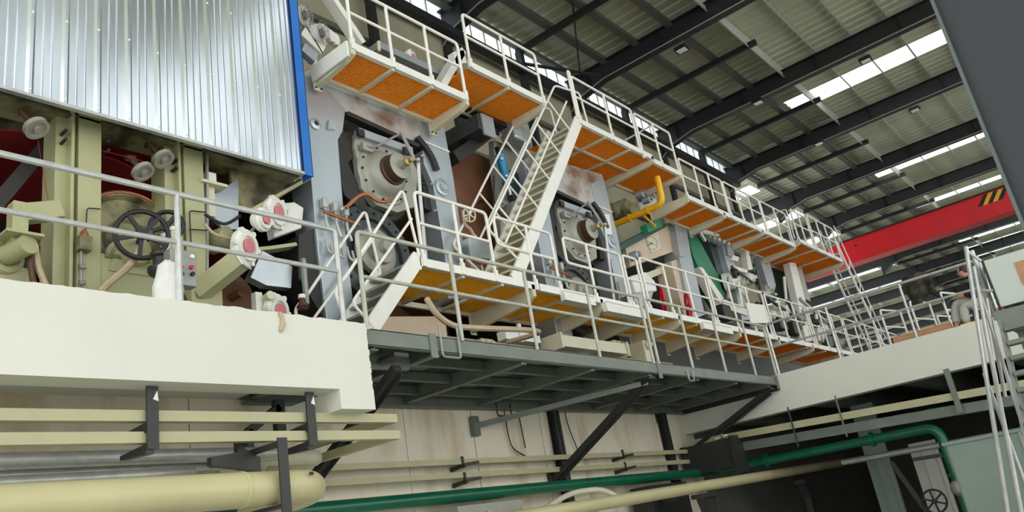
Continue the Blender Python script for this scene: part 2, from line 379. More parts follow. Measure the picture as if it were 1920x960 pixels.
def platform(name, label, x0, x1, y0, y1, zt, nx, ny, gm='orange', toe=.13, ends=(1, 1), brk=(), brk_y=None, ebh=.26, group=None, skip=()):
    """walkway deck seen from below; zt is the top of the toe board"""
    t = thing(name, label, 'platform', ((x0 + x1) / 2, (y0 + y1) / 2, zt - .15), group)
    zg = zt - toe - .02
    MB().box(x0, x1, y0 - .03, y0, zt - toe, zt).build('toe_board', 'plat_white', t, smooth=False)
    MB().box(x0, x1, y0 - .03, y0 + .05, zt - toe - .008, zt - toe).build('toe_board_lip', 'plat_white', t, smooth=False)
    MB().box(x0, x1, y1 - .06, y1, zg - .04, zg + .05).build('inner_beam', 'cream_pale', t, smooth=False)
    dx = (x1 - x0) / nx; dy = (y1 - .06 - y0) / ny
    for i in range(nx + 1):
        x = x0 + i * dx
        if 0 < i < nx: MB().box(x - .03, x + .03, y0, y1, zg - .035, zg + .02).build('crossbar', 'cream_pale', t, smooth=False)
    for j in range(1, ny): MB().box(x0, x1, y0 + j * dy - .025, y0 + j * dy + .025, zg - .03, zg + .02).build('stringer', 'cream_pale', t, smooth=False)
    for i in range(nx):
        for j in range(ny):
            if (i, j) in skip: continue
            grating(t, x0 + i * dx + .02, x0 + (i + 1) * dx - .02, y0 + j * dy + .02, y0 + (j + 1) * dy - .02, zg, gm)
    by = brk_y or y1
    bx = ([x0 + .04] if ends[0] else []) + list(brk) + ([x1 - .04] if ends[1] else [])
    for x in bx:
        # cantilever bracket, deeper at the machine than at the tip, with bolted end plate
        b = MB(); b.prism_x([(y0 - .03, zg + .1), (by, zg + .1), (by, zg - ebh), (y0 + .15, zg - ebh * .62), (y0 - .03, zg - ebh * .35)], x - .045, x + .045)
        o = b.build('bracket', 'cream_pale', t, smooth=False)
        MB().box(x - .075, x + .075, by - .02, by + .01, zg - ebh - .05, zg + .12).build('end_plate', 'cream_pale', o, smooth=False)
        bolts(o, [(x + xx, by - .05, zz) for zz in (zg - ebh - .01, zg + .07) for xx in (-.052, .052)], (0, 1, 0), .014, .03)
    return t
Y0 = 8.0
# --- upper platform beside the hood (three bays)
p = platform('access_platform', 'upper orange grating platform of three bays next to the blue edged hood', 7.52, 10.25, Y0, 8.9, 9.38, 3, 1, ends=(1, 1), ebh=.22)
hoop(p, 7.56, 10.2, Y0 - .02, 9.38, 10.47, (8.42, 9.33))
MB().box(7.46, 7.50, Y0, 8.9, 9.1, 9.38).build('toe_board', 'plat_white', p, smooth=False)
# --- second upper platform
p = platform('access_platform', 'upper orange grating platform of two bays below the black roof beam', 10.45, 12.82, Y0, 9.2, 10.2, 2, 1, ends=(0, 1), ebh=.22)
hoop(p, 10.5, 12.78, Y0 - .02, 10.2, 11.28, (11.64,))
# --- stair landing
p = platform('stair_landing', 'wide orange grating landing at the head of the long white stair', 14.05, 17.3, Y0, 9.5, 10.15, 3, 2, ends=(0, 1), ebh=.2)
hoop(p, 14.12, 16.7, Y0 - .02, 10.15, 11.25, (15.45,))
hoop(p, 14.02, 14.09, Y0 - .02, 10.15, 11.35, (), foot=False)
p = platform('stair_landing', 'small orange grating extension beyond the wide landing above the yellow pipe', 17.34, 18.72, Y0, 9.3, 10.06, 1, 1, ends=(0, 1), ebh=.16)
hoop(p, 16.82, 18.66, Y0 - .02, 10.06, 11.2, (17.75,))
MB().tube(arc([(17.75, Y0 + .0, 10.1), (17.75, Y0 + .9, 10.1), (17.75, Y0 + .9, 11.1), (17.75, Y0, 11.15)], .08), .022).build('side_rail', 'rail_paint', p)
# --- far upper walkway
p = platform('far_walkway', 'long orange upper walkway running towards the red crane girder', 18.75, 26.4, Y0, 9.1, 9.42, 7, 1, ends=(1, 1), brk=(21.0, 23.7), ebh=.2)
for a, c, ps in ((18.8, 21.4, (19.7, 20.55)), (21.5, 24.1, (22.4, 23.25)), (24.2, 26.35, (25.3,))): hoop(p, a, c, Y0 - .02, 9.42, 10.48, ps)
p = platform('far_walkway', 'short orange end platform of the upper walkway with a small gate rail', 26.6, 31.2, Y0 - .1, 9.6, 9.62, 3, 1, ends=(1, 1), ebh=.22)
hoop(p, 26.7, 28.2, Y0 - .12, 9.62, 10.7, (27.4,)); hoop(p, 28.4, 31.1, Y0 - .12, 9.62, 10.85, (29.3, 30.2))
MB().tube(arc([(26.7, Y0, 9.65), (26.7, Y0, 10.75), (26.7, 9.4, 10.75), (26.7, 9.4, 9.65)], .09), .024).build('side_rail', 'rail_paint', p)
MB().tube(arc([(27.2, Y0 + .3, 9.65), (27.2, Y0 + .3, 10.3), (27.2, 9.2, 10.3), (27.2, 9.2, 9.65)], .09), .024).build('side_rail', 'rail_paint', p)
# ladder from that end down
t = thing('steep_ladder', 'white steep ladder leading down from the far end platform', 'ladder', (33, 8, 5.9))
pa, pb = V((31.3, 7.95, 10.6)), V((33.6, 7.95, 6.2))
for dy in (0, .55):
    MB().bar(pa + V((0, dy, 0)), pb + V((0, dy, 0)), .05, .14).build('stringer', 'rail_paint', t, smooth=False)
    MB().tube([pa + V((.5, dy, .55)), pb + V((.5, dy, .55))], .025).build('handrail', 'rail_paint', t)
for k in range(1, 14):
    q = pa.lerp(pb, k / 14); MB().box(q.x - .1, q.x + .1, q.y, q.y + .55, q.z, q.z + .03).build('tread', 'rail_paint', t, smooth=False)
for k in range(5):
    q = pa.lerp(pb, (k + .5) / 5); MB().tube([q, q + V((.5, 0, .55))], .02, 6).build('rail_post', 'rail_paint', t)
# --- lower yellow walkway: three deck sections
ZW = 5.88
p1 = platform('lower_walkway', 'lower yellow grating walkway section at the head of the short stair', 8.42, 11.35, Y0, 9.5, ZW, 3, 2, 'yellow', ends=(0, 0), brk=(11.2,), ebh=.34, skip=((1, 1),))
grating(p1, 9.42, 9.95, 8.78, 9.1, ZW - .15, 'yellow')
MB().box(8.38, 8.44, Y0 - .03, Y0 + .05, ZW - .2, ZW + .08).build('corner_post', 'plat_white', p1, smooth=False)
hoop(p1, 8.5, 10.2, Y0 - .02, ZW, 7.0, (9.38,))
p2 = platform('lower_walkway', 'lower yellow grating walkway section in front of the second roll frame', 11.4, 15.0, Y0, 9.5, ZW, 4, 2, 'yellow', ends=(0, 1), brk=(13.4,), ebh=.34)
hoop(p2, 10.4, 12.05, Y0 - .02, ZW, 6.98, (11.3,), dl=True)
hoop(p2, 12.45, 14.5, Y0 - .02, ZW, 6.98, (13.25,), dl=True)
hoop(p2, 14.62, 15.2, Y0 - .02, ZW, 6.98, ())
p3 = platform('lower_walkway', 'lower yellow grating walkway section by the tan cross member', 15.1, 19.9, Y0, 9.3, ZW, 6, 2, 'yellow', ends=(0, 1), brk=(16.6, 18.3), ebh=.3)
hoop(p3, 15.35, 18.55, Y0 - .02, ZW, 7.05, (16.4, 17.5)); 
p4 = platform('lower_walkway', 'farthest lower walkway section with orange grating above the cross beam', 20.0, 36, Y0, 9.3, ZW, 10, 1, 'orange', ends=(0, 1), brk=(22.5, 25.2, 28, 31), ebh=.26)
for a, c, ps in ((18.7, 22.1, (19.9, 21.0)), (22.3, 25.5, (23.3, 24.4)), (25.7, 29, (26.8, 27.9)), (29.2, 33, (30.4, 31.7)), (33.2, 36, (34.6,))): hoop(p4, a, c, Y0 - .02, ZW, 7.1, ps)
# white covers hanging on the walkway edge
for i, (xa, xb, za, zb, wd) in enumerate(((12.0, 13.0, 5.62, 5.79, 'nearer to the short stair'), (13.4, 14.95, 5.56, 5.75, 'below the second roll frame'), (17.6, 19.2, 5.6, 5.76, 'below the tan cross member'))):
    m = MB().box(xa, xb, Y0 - .12, Y0 - .02, za, zb); m.box(xa, xb, Y0 - .14, Y0 + .12, zb, zb + .012); m.box(xa + .1, xb, Y0 - .02, Y0 + .1, za, za + .012)
    tag(m.build('cable_cover', 'plat_white', smooth=False), 'white sheet cable cover on the lower walkway edge ' + wd, 'cover', 'cable covers on the lower walkway')
m = MB().box(11.0, 12.0, 8.6, 8.8, 5.0, 5.16); m.box(11.35, 11.42, 8.55, 8.6, 4.96, 5.3)
tag(m.build('cable_cover', 'plat_white', smooth=False), 'white box channel hanging under the first lower walkway section', 'cover')
m = MB().box(12.3, 14.6, 8.35, 8.75, 4.9, 5.12); m.box(12.25, 12.3, 8.3, 8.8, 4.85, 5.15); m.box(14.6, 14.65, 8.3, 8.8, 4.85, 5.15)
tag(m.build('cable_tray', 'cream_pale', smooth=False), 'long cream tray hanging under the second lower walkway section', 'tray')
# --- short stair up to the lower walkway
t = thing('short_stair', 'short white steel stair rising from the grey platform to the yellow walkway', 'stair', (7.9, 8.4, FZ))
sa, sb = V((7.0, Y0, 4.32)), V((8.42, Y0, 5.9))
for y in (Y0, 8.85):
    MB().bar(V((sa.x, y, sa.z)), V((sb.x, y, sb.z - .02)), .05, .24).build('stringer', 'plat_white', t, smooth=False)
for k in range(6):
    q = sa.lerp(sb, (k + .7) / 6.4); MB().box(q.x - .13, q.x + .13, Y0 + .03, 8.82, q.z - .02, q.z + .02).build('tread', 'galv_dull', t, smooth=False)
for y in (Y0 - .03, 8.85):
    ra, rb = V((6.95, y, 5.35)), V((8.25, y, 6.98))
    MB().tube(arc([V((6.85, y, 4.75)), V((6.72, y, 5.12)), ra, rb, V((8.42, y, 5.9))], .12), .024).build('handrail', 'rail_paint', t)
    MB().tube(arc([V((8.36, y, 6.5)), V((7.0, y, 4.98)), V((7.4, y, 4.62))], .1), .022).build('mid_rail', 'rail_paint', t)
# --- long stair to the landing
t = thing('long_stair', 'long white open stair climbing from the yellow walkway to the orange landing', 'stair', (12.4, 8.4, ZW))
sa, sb = V((10.75, 8.02, 5.85)), V((14.1, 8.02, 10.12))
dn = (sb - sa).normalized(); nn = V((-dn.z, 0, dn.x))
for y in (8.02, 8.8):
    o = V((0, y - 8.02, 0)); MB().bar(sa + o, sb + o, .05, .26).build('stringer', 'plat_white', t, smooth=False)
n = 18
for k in range(1, n):
    q = sa.lerp(sb, k / n)
    MB().box(q.x - .14, q.x + .14, 8.04, 8.78, q.z - .02, q.z + .025).build('tread', 'cream_pale', t, smooth=False)
for y in (8.0, 8.84):
    o = V((0, y - 8.02, 0)); q0 = sa + dn * .45 + o; q1 = sb + o + dn * .05
    MB().tube(arc([q0 + nn * .1, q0 + dn * -.1 + nn * .95, q1 + nn * .95, q1 + V((.25, 0, .75)), q1 + V((.32, 0, 0))], .12), .024).build('handrail', 'rail_paint', t)
    MB().tube([q0 + nn * .5 + dn * .0, q1 + nn * .5], .022).build('mid_rail', 'rail_paint', t)
    for k in range(5):
        q = q0.lerp(q1, (k + .6) / 5.3); MB().tube([q + nn * .08, q + nn * .95], .02).build('rail_post', 'rail_paint', t)
# ================================================================ GREY STEEL PLATFORM
t = thing('grey_platform', 'dark grey steel platform bridging the opening below the machine', 'platform', (12.6, 8.3, 4.0))
m = MB().box(6.32, 18.9, 7.0, 7.012, 4.07, 4.27); m.box(6.32, 18.9, 7.0, 7.07, 4.26, 4.275); m.box(6.32, 18.9, 7.0, 7.07, 4.065, 4.08)
m.build('edge_channel', 'deck_grey', t, smooth=False)
for i in range(10):
    x = 6.34 + i * 1.256; MB().box(x, x + 1.25, 7.07, 9.66, 4.245, 4.258).build('deck_plate', 'deck_dark', t, smooth=False)
for x in (6.45, 7.5, 9.3, 11.1, 12.95, 14.8, 16.6, 18.4):
    m = MB().box(x - .006, x + .006, 7.03, 9.66, 4.03, 4.245); m.box(x - .06, x + .06, 7.03, 9.66, 4.02, 4.035); m.build('cross_joist', 'deck_grey', t, smooth=False)
for y in (7.75, 8.5, 9.25):
    m = MB().box(6.35, 18.88, y - .006, y + .006, 4.1, 4.245); m.box(6.35, 18.88, y - .05, y + .01, 4.095, 4.11); m.build('long_joist', 'deck_grey', t, smooth=False)
m = MB().box(6.35, 18.88, 9.56, 9.575, 3.98, 4.245); m.box(6.35, 18.88, 9.5, 9.66, 3.97, 3.985); m.build('wall_beam', 'deck_grey', t, smooth=False)
for x in (6.9, 8.3, 10.2, 12.0, 13.8, 15.7, 17.5):
    for y in (7.2, 7.95, 8.7): MB().box(x - .25, x + .25, y + .05, y + .4, 4.225, 4.243).build('stiffener', 'deck_grey', t, smooth=False)
gp_ = [A(px, py, y=7.45) for px, py in ((660, 640), (757, 651), (757, 672), (768, 673), (767, 694), (660, 690))]
MB().prism([(q.x, q.z) for q in gp_], 7.45, 7.5).build('gusset', 'deck_grey', t, smooth=False)
for x, w in ((7.42, .12), (13.25, .12), (18.82, .14)):
    MB().box(x - w / 2, x + w / 2, 6.98, 7.0, 3.98, 4.3).build('splice_plate', 'deck_grey', t, smooth=False)
for x, z, hh, ww in ((7.55, 4.0, .42, .34), (14.3, 3.98, .2, .22)):
    MB().tube(arc([(x, 6.97, z + hh), (x, 6.97, z), (x + ww, 6.97, z), (x + ww, 6.97, z + hh)], .05), .016).build('lifting_loop', 'galv_dull', t)
# knee braces under the platform, each from the front edge down to the wall
for i, (x, zf, zw) in enumerate(((6.9, 3.86, 2.45), (13.05, 4.02, 2.62), (18.6, 3.98, 2.95))):
    m = MB(); a, c = V((x, 7.15, zf)), V((x, 9.66, zw)); m.bar(a, c, .13, .1); m.bar(a + V((.05, 0, -.06)), c + V((.05, 0, -.06)), .02, .1)
    m.box(x - .12, x + .12, 7.05, 7.35, 3.98, 4.03)
    m.build('knee_brace', 'brace_dark', t, smooth=False)
    MB().box(x - .13, x + .13, 9.6, 9.68, zw - .2, zw + .2).build('anchor_plate', 'brace_dark', t, smooth=False)
MB().bar((11.0, 9.6, 3.68), (13.1, 7.2, 3.95), .07, .09).build('tie_bar', 'deck_grey', t, smooth=False)
MB().box(10.92, 11.08, 9.58, 9.68, 3.5, 3.85).build('anchor_plate', 'deck_grey', t, smooth=False)
MB().box(18.82, 18.88, 7.0, 9.6, 3.95, 4.24).build('end_beam', 'brace_dark', t, smooth=False)
# wall columns of dark steel against the stained wall
for x, nm in ((13.35, 'dark steel wall post behind the middle knee brace'), (17.75, 'dark steel wall post near the corner with the cross beam')):
    m = MB().box(x - .09, x + .09, 9.5, 9.515, 2.0, 3.97); m.box(x - .09, x + .09, 9.66, 9.675, 2.0, 3.97); m.box(x - .01, x + .01, 9.5, 9.67, 2.0, 3.97)
    tag(m.build('wall_post', 'brace_dark', smooth=False), nm, 'post')
# ================================================================ GREY GUARDRAILS
def straight_rail(name, label, p0, p1, zb, zt, zm, posts, m='rail_grey', r=.03, hoopends=True):
    t = thing(name, label, 'guardrail', ((p0[0] + p1[0]) / 2, (p0[1] + p1[1]) / 2, zb))
    a, c = V((p0[0], p0[1], 0)), V((p1[0], p1[1], 0)); up = V((0, 0, 1))
    MB().tube(arc([a + up * zb, a + up * zt, c + up * zt, c + up * zb] if hoopends else [a + up * zt, c + up * zt], .07), r).build('top_rail', m, t)
    MB().tube([a + up * zm, c + up * zm], r * .85).build('mid_rail', m, t)
    for k in posts:
        q = a.lerp(c, k); MB().tube([q + up * zb, q + up * zt], r * .95).build('rail_post', m, t)
    return t
t = straight_rail('guardrail', 'galvanised pipe guardrail standing on the left white edge beam', (-4, 7.0), (6.0, 7.0), 4.28, 5.47, 4.94, (.2, .4, .5995, .799), 'galv', .032)
for x in (2.0, 3.99): MB().tube([(x, 7.0, 4.27), (x, 7.0, 5.0)], .037).build('post_sleeve', 'galv', t)
straight_rail('guardrail', 'weathered grey guardrail along the grey platform, longer section on the left', (6.34, 7.0), (13.12, 7.0), 4.25, 5.52, 4.93, tuple((x - 6.34) / 6.78 for x in (8.0, 9.65, 11.35)), 'rail_grey')
straight_rail('guardrail', 'weathered grey guardrail along the grey platform, shorter section by the corner', (13.3, 7.0), (18.92, 7.0), 4.25, 5.52, 4.93, tuple((x - 13.3) / 5.62 for x in (14.65, 16.15, 17.7)), 'rail_grey')
straight_rail('guardrail', 'grey pipe guardrail standing on the white cross beam', (18.98, 6.95), (18.98, 2.2), 4.3, 5.55, 4.98, (.31, .66), 'galv')
# ================================================================ DRYER HOOD (corrugated cladding)
HY = 8.6
hz = A(300, 248, y=HY).z; hx1 = A(567, 300, y=HY).x
t = thing('dryer_hood', 'shiny corrugated aluminium hood with a blue corner strip over the dryer', 'machine hood', (3, 10.4, hz))
PW = 1.128; n_p = 10
for k in range(n_p):
    xr = hx1 - k * PW; prof = []
    for j in range(3):
        a = xr - PW + j * PW / 3; p = PW / 3
        prof += [(a, 0), (a + .03, -.028), (a + .062, -.028), (a + .092, 0), (a + .165, 0), (a + .177, -.003), (a + .19, 0), (a + .262, 0), (a + .274, -.003), (a + .287, 0)]
    prof.append((xr + .004, 0)); nn_ = len(prof); zt = 11.6
    vs = [(x, HY + y, hz) for x, y in prof] + [(x, HY + y, zt) for x, y in prof]
    o = MB().add(vs, [(i, i + 1, nn_ + i + 1, nn_ + i) for i in range(nn_ - 1)]).build('cladding_sheet', 'alu', t, smooth=False)
    for j in range(3):
        a = xr - PW + j * PW / 3 + .046
        for z in (hz + .06, hz + 1.15 + .05 * math.sin(k * 3 + j), hz + 2.3):
            MB().cyl((a, HY - .036, z), (a, HY - .026, z), .014, n=8).build('screw', 'cloth_white', o)
m = MB().box(hx1 - .01, hx1 + .14, HY - .045, HY - .035, hz - .04, 11.6); m.box(hx1 + .13, hx1 + .14, HY - .045, HY + .2, hz - .04, 11.6)
m.build('corner_strip', 'blue_trim', t, smooth=False)
MB().box(-6, hx1, HY - .04, HY + .03, hz - .035, hz + .005).build('drip_flashing', 'galv', t, smooth=False)
MB().box(hx1 + .02, hx1 + .05, HY + .05, 12.4, hz, 11.6).build('side_sheet', 'alu', t, smooth=False)
MB().box(-6, hx1, HY, 12.4, 11.55, 11.6).build('roof_sheet', 'alu', t, smooth=False)
MB().box(-6, hx1, 12.35, 12.4, FZ, 11.55).build('rear_sheet', 'cream_dirty', t, smooth=False)
# ================================================================ DRYER SECTION FRAME (cream)
FY = 9.0
t = thing('dryer_stand', 'cream painted dryer frame of columns and beams under the hood', 'machine frame', (4, 9.2, FZ))
def column(xa, xb):
    m = MB().box(xa, xa + .17, FY + .1, FY + .45, FZ, 7.9); m.box(xa + .13, xa + .17, FY - .02, FY + .5, FZ, 7.9); m.box(xa + .22, xb, FY, FY + .45, FZ, 7.9)
    m.box(xa + .17, xa + .22, FY + .08, FY + .4, FZ, 7.9); m.build('column', 'cream', t, smooth=False, bevel=.008)
c1a, c1b = A(108, 400, y=FY).x, A(190, 400, y=FY).x
c2a, c2b = A(318, 400, y=FY).x, A(385, 400, y=FY).x
column(c1a, c1b); column(c2a, c2b)
column(.9, 1.4)
m = MB().box(-6, 7.25, FY + .05, FY + .4, hz + .17, hz + .45); m.box(-6, 7.25, FY + .0, FY + .45, hz + .14, hz + .17); m.build('header_beam', 'cream_dirty', t, smooth=False)
for x in (c1a + .06, c1b + .07, c2a + .1):
    bolts(t, [(x, FY - .04, hz - .1), (x, FY - .04, hz - .22)], (0, 1, 0), .022, .14)
m = MB().box(c1b, c2a + .05, FY + .02, FY + .6, 4.3, A(250, 482, y=FY).z); m.box(c1b + .02, c1b + .5, FY - .05, FY + .1, 4.3, 4.6); m.build('base_casting', 'cream', t, smooth=False, bevel=.02)
m = MB().box(c1b + .05, c2a, FY - .005, FY + .02, A(250, 487, y=FY).z - .02, A(250, 482, y=FY).z - .005); m.build('casting_joint', 'cream_dirty', t, smooth=False)
m = MB().box(-6, c1a, FY + .1, FY + .6, FZ, 4.72); m.build('base_casting', 'cream_dirty', t, smooth=False, bevel=.02)
# diagonal strut behind the left opening
MB().bar(A(-40, 420, y=9.6), A(105, 250, y=9.6), .22, .16).build('diagonal_strut', 'machine_dark', t, smooth=False)
# sheet side door at the right of column two
m = MB().bar(A(388, 290, y=FY), A(388, 540, y=FY), .03, .04); m.build('edge_angle', 'galv_dull', t, smooth=False)
# lower right: dark frame foot and guard plates
pl = [A(x, y, y=9.25) for x, y in ((430, 300), (470, 310), (575, 340), (480, 400), (440, 390))]
MB().prism([(p.x, p.z) for p in pl], 9.25, 9.3).build('guard_plate', 'cream_dirty', t, smooth=False)
pl = [A(x, y, y=9.05) for x, y in ((560, 440), (610, 420), (620, 470), (635, 600), (612, 605), (560, 520))]
MB().prism([(p.x, p.z) for p in pl], 9.05, 9.45).build('frame_foot', 'machine_dark', t, smooth=False)
pl = [A(x, y, y=9.2) for x, y in ((590, 330), (612, 330), (640, 600), (600, 600))]
MB().prism([(p.x, p.z) for p in pl], 9.2, 9.6).build('frame_foot', 'machine_dark', t, smooth=False)
MB().bar(A(470, 395, y=8.95), A(578, 335, y=8.95), .05, .05).build('edge_angle', 'cream', t, smooth=False)
# ---- felt, seen from below between the columns
m = MB()
def ribbon(m, path, y0, y1, th=.02):
    path = [V((x, 0, z)) for x, z in path]
    for a, c in zip(path, path[1:]):
        m.bar(V((a.x, (y0 + y1) / 2, a.z)), V((c.x, (y0 + y1) / 2, c.z)), y1 - y0, th, up=(0, 0, 1) if abs(c.x - a.x) > abs(c.z - a.z) * .3 else (1, 0, 0))
    return m
for lab, path in (('dark red dryer felt stretched between the left columns', [(-1, 7.1), (3.0, 7.15), (4.2, 7.4), (5.2, 7.35)]),
                  ('dark red dryer felt passing above the stained cylinder', [(3.9, 7.22), (4.6, 7.18), (5.3, 7.0), (6.0, 7.1)]),
                  ('small patch of dark red felt right of the second column', [(5.45, 6.05), (5.9, 6.2), (6.3, 6.05)])):
    tag(ribbon(MB(), path, 9.55, 12.2).build('dryer_felt', 'red_felt', smooth=False), lab, 'felt', 'red dryer felts')
# dark interior rolls behind
for k, (px, py, r, lab) in enumerate(((60, 520, .42, 'dark felt roll low behind the left column'), (430, 560, .4, 'dark brown roll behind the cream lever arm'), (410, 330, .38, 'dark brown roll under the right end of the hood'))):
    c = A(px, py, y=9.7); m = MB().lathe((c.x, 9.65, c.z), (0, 1, 0), [(.06, -.25), (.06, 0), (r - .03, 0), (r, .03), (r, 2.5), (r - .05, 2.6)], 32)
    tag(m.build('felt_roll', 'brown_roll' if k else 'machine_dark'), lab, 'roll')
# ---- stained dryer cylinder with rim
c = A(248, 455, y=9.35); t = thing('dryer_cylinder', 'large dryer cylinder with dark stained end head and pale rim', 'cylinder', (c.x, 10.5, c.z - .72))
MB().lathe((c.x, 9.35, c.z), (0, 1, 0), [(.0, .1), (.3, .1), (.34, .06), (.62, .1), (.66, .02), (.7, .02), (.72, .06), (.72, 2.8), (.6, 2.9)], 40).build('shell', 'cream_dirty', t)
MB().torus((c.x, 9.37, c.z), (0, 1, 0), .7, .022, 40).build('rim', 'copper', t)
MB().lathe((c.x, 9.0, c.z), (0, 1, 0), [(.0, 0), (.09, 0), (.1, .02), (.1, .4)], 20).build('journal', 'steel_dark', t)
# bearing housing of that cylinder
c2 = A(255, 470, y=8.95)
m = MB().lathe((c2.x, 8.9, c2.z), (0, 1, 0), [(.0, 0), (.17, 0), (.19, .03), (.19, .3), (.24, .32), (.24, .4)], 28)
m.prism([(c2.x - .3, c2.z - .28), (c2.x + .3, c2.z - .28), (c2.x + .22, c2.z - .02), (c2.x - .22, c2.z - .02)], 9.0, 9.35)
tag(m.build('bearing_housing', 'cream'), 'cream bearing housing behind the black handwheel', 'bearing')
# ---- black handwheel
def handwheel(name, label, c, d, R, r, m='black', spokes=5, hub=.05, stem=None, grp=None):
    c = V(c); d = V(d).normalized(); t = thing(name, label, 'handwheel', c - V((0, 0, R)), grp)
    MB().torus(c, d, R, r).build('rim', m, t)
    ref = V((0, 0, 1)) if abs(d.z) < .9 else V((1, 0, 0)); a = d.cross(ref).normalized(); b = d.cross(a)
    for k in range(spokes):
        th = 2 * math.pi * k / spokes + .4; e = math.cos(th) * a + math.sin(th) * b
        MB().bar(c + e * hub * .5 - d * 0, c + e * R, r * 1.6, r * 1.2, up=d).build('spoke', m, t)
    MB().cyl(c - d * hub, c + d * hub, hub).build('hub', m, t)
    if stem: MB().cyl(c, c + d * stem, hub * .45).build('stem', m, t)
    return t
hw = A(266, 440, y=8.6); handwheel('handwheel', 'large black spoked handwheel beside the left cream column', hw, (.35, 1, .1), .29, .03, 'black', 5, .06, .35)
hw2 = A(312, 425, y=9.0); handwheel('handwheel', 'second black handwheel half hidden behind the lubricator jars', hw2, (.9, 1, .1), .2, .03, 'black', 5, .06, .2)
# ---- lubricator jars
for px, py, r, h, lab in ((311, 470, .06, .42, 'short clear lubricator jar with white cap'), (326, 470, .045, .55, 'taller slim lubricator jar with white cap')):
    c = A(px, py, y=8.7); t = thing('lubricator', lab, 'jar', c - V((0, 0, .15)))
    MB().lathe(c - V((0, 0, .15)), (0, 0, 1), [(r * .6, 0), (r, .08), (r, h * .6), (r * .7, h * .75)], 16).build('glass', 'cream_pale', t)
    MB().lathe(c + V((0, 0, h * .75 - .15)), (0, 0, 1), [(r * .95, 0), (r * .95, .05), (r * .5, .06)], 16).build('cap', 'cloth_white', t)
# ---- white wrapped post and control box near the guardrail
c = A(312, 545, y=7.5); zt = A(312, 490, y=7.5).z
m = MB(); pts = []; prof = [(.0, 0), (.12, 0), (.14, .1), (.125, .22), (.14, .36), (.115, .5), (.09, .62), (.03, .67), (0, .67)]
m.lathe((c.x, 7.5, zt - .66), (.03, 0, 1), prof, 14)
for i, v in enumerate(m.v): m.v[i] = v + V((random.uniform(-.012, .012), random.uniform(-.012, .012), 0))
tag(m.build('white_sack', 'cloth_white'), 'white cloth sack wrapped round a stub post behind the left guardrail', 'sack')
c = A(347, 500, y=7.9); t = thing('control_box', 'grey control box with small buttons and a red lamp behind the left guardrail', 'control box', (c.x, 7.95, c.z - .22))
MB().box(c.x - .17, c.x + .14, 7.9, 8.05, c.z - .22, c.z + .2).build('case', 'galv_dull', t, smooth=False, bevel=.01)
for dx, dz, mm in ((.08, .13, 'cloth_white'), (-.05, -.02, 'red_plastic'), (.07, .0, 'red_plastic'), (-.05, -.1, 'black'), (.08, -.08, 'black')):
    MB().cyl((c.x + dx, 7.87, c.z + dz), (c.x + dx, 7.9, c.z + dz), .025, n=12).build('button', mm, t)
MB().box(c.x - .05, c.x + .01, 7.95, 8.0, FZ - .1, c.z - .22).build('stand', 'galv_dull', t, smooth=False)
m = MB().tube(bez([(c.x - .1, 7.9, c.z - .22), (c.x, 7.8, c.z - .5), (c.x + .3, 7.8, c.z - .6), (c.x + .8, 7.9, c.z - .62)]), .02)
tag(m.build('cable', 'rubber'), 'black cable sagging from the grey control box', 'cable')
m = MB().lathe(A(304, 500, y=8.4) - V((0, 0, .1)), (0, 0, 1), [(.14, 0), (.16, .03), (.16, .08), (.1, .1), (.1, .2), (.13, .22), (.13, .26)], 20)
tag(m.build('round_valve', 'machine_dark'), 'dark round valve body below the lubricator jars', 'valve')
m = MB().tube(bez([A(265, 465, y=8.7), A(240, 500, y=8.75), A(205, 530, y=8.8), A(190, 545, y=8.85)]), .045)
tag(m.build('hose', 'hose_tan'), 'tan hose hanging from the handwheel down to the base', 'hose')
# small instrument on column one with bent capillary
c = A(158, 460, y=8.93); t = thing('grease_unit', 'small rusty grease unit with bent capillary tubes on the cream column', 'fitting', c - V((0, 0, .3)))
MB().box(c.x - .07, c.x + .07, 8.88, 9.0, c.z - .07, c.z + .1).build('body', 'cream_dirty', t, smooth=False)
MB().lathe(c + V((0, 0, .1)), (0, 0, 1), [(.05, 0), (.04, .06), (.015, .1)], 12).build('cap', 'copper', t)
MB().tube(arc([A(160, 450, y=8.95), A(163, 390, y=8.95), A(188, 392, y=8.95)], .04), .008, 6).build('capillary', 'machine_dark', t)
MB().tube(arc([A(152, 470, y=8.95), A(152, 536, y=8.95)], .04), .018, 8).build('drain_tube', 'galv_dull', t)
for py in (500, 530): MB().cyl(A(148, py, y=8.93), A(160, py, y=8.93), .03, n=10).build('clamp', 'galv_dull', t)
m = MB().tube(arc([A(358, 455, y=8.95), A(355, 395, y=8.95), A(385, 398, y=8.95)], .04), .009, 6); m.tube([A(355, 430, y=8.95), A(388, 432, y=8.95)], .009, 6)
tag(m.build('capillary_tube', 'machine_dark'), 'thin bent capillary tube on the second column', 'tube')
# left cluster: bracket, plate, bearing, hoses
t = thing('felt_tensioner', 'cream bracket arm with slanted plate at the far left of the frame', 'bracket', A(60, 420, y=8.8))
a, c = A(38, 402, y=8.8), A(112, 395, y=8.8)
MB().bar(a, c, .18, .2).build('arm', 'cream', t, smooth=False, bevel=.01)
MB().box(a.x - .1, a.x + .06, 8.72, 8.9, a.z - .42, a.z + .12).build('drop_leg', 'cream', t, smooth=False, bevel=.01)
MB().bar(A(0, 440, y=8.75), A(70, 452, y=8.75), .35, .03).build('slanted_plate', 'cream', t, smooth=False)
c = A(35, 472, y=8.8); t = thing('bearing_housing', 'round cream bearing stub below the slanted plate at far left', 'bearing', c - V((0, 0, .2)))
MB().cyl((c.x - .12, 9.1, c.z - .03), (c.x + .03, 8.62, c.z + .03), .11).build('stub', 'cream', t)
MB().torus((c.x - .07, 8.95, c.z - .02), (-.2, 1, 0), .15, .05).build('cradle', 'cream', t)
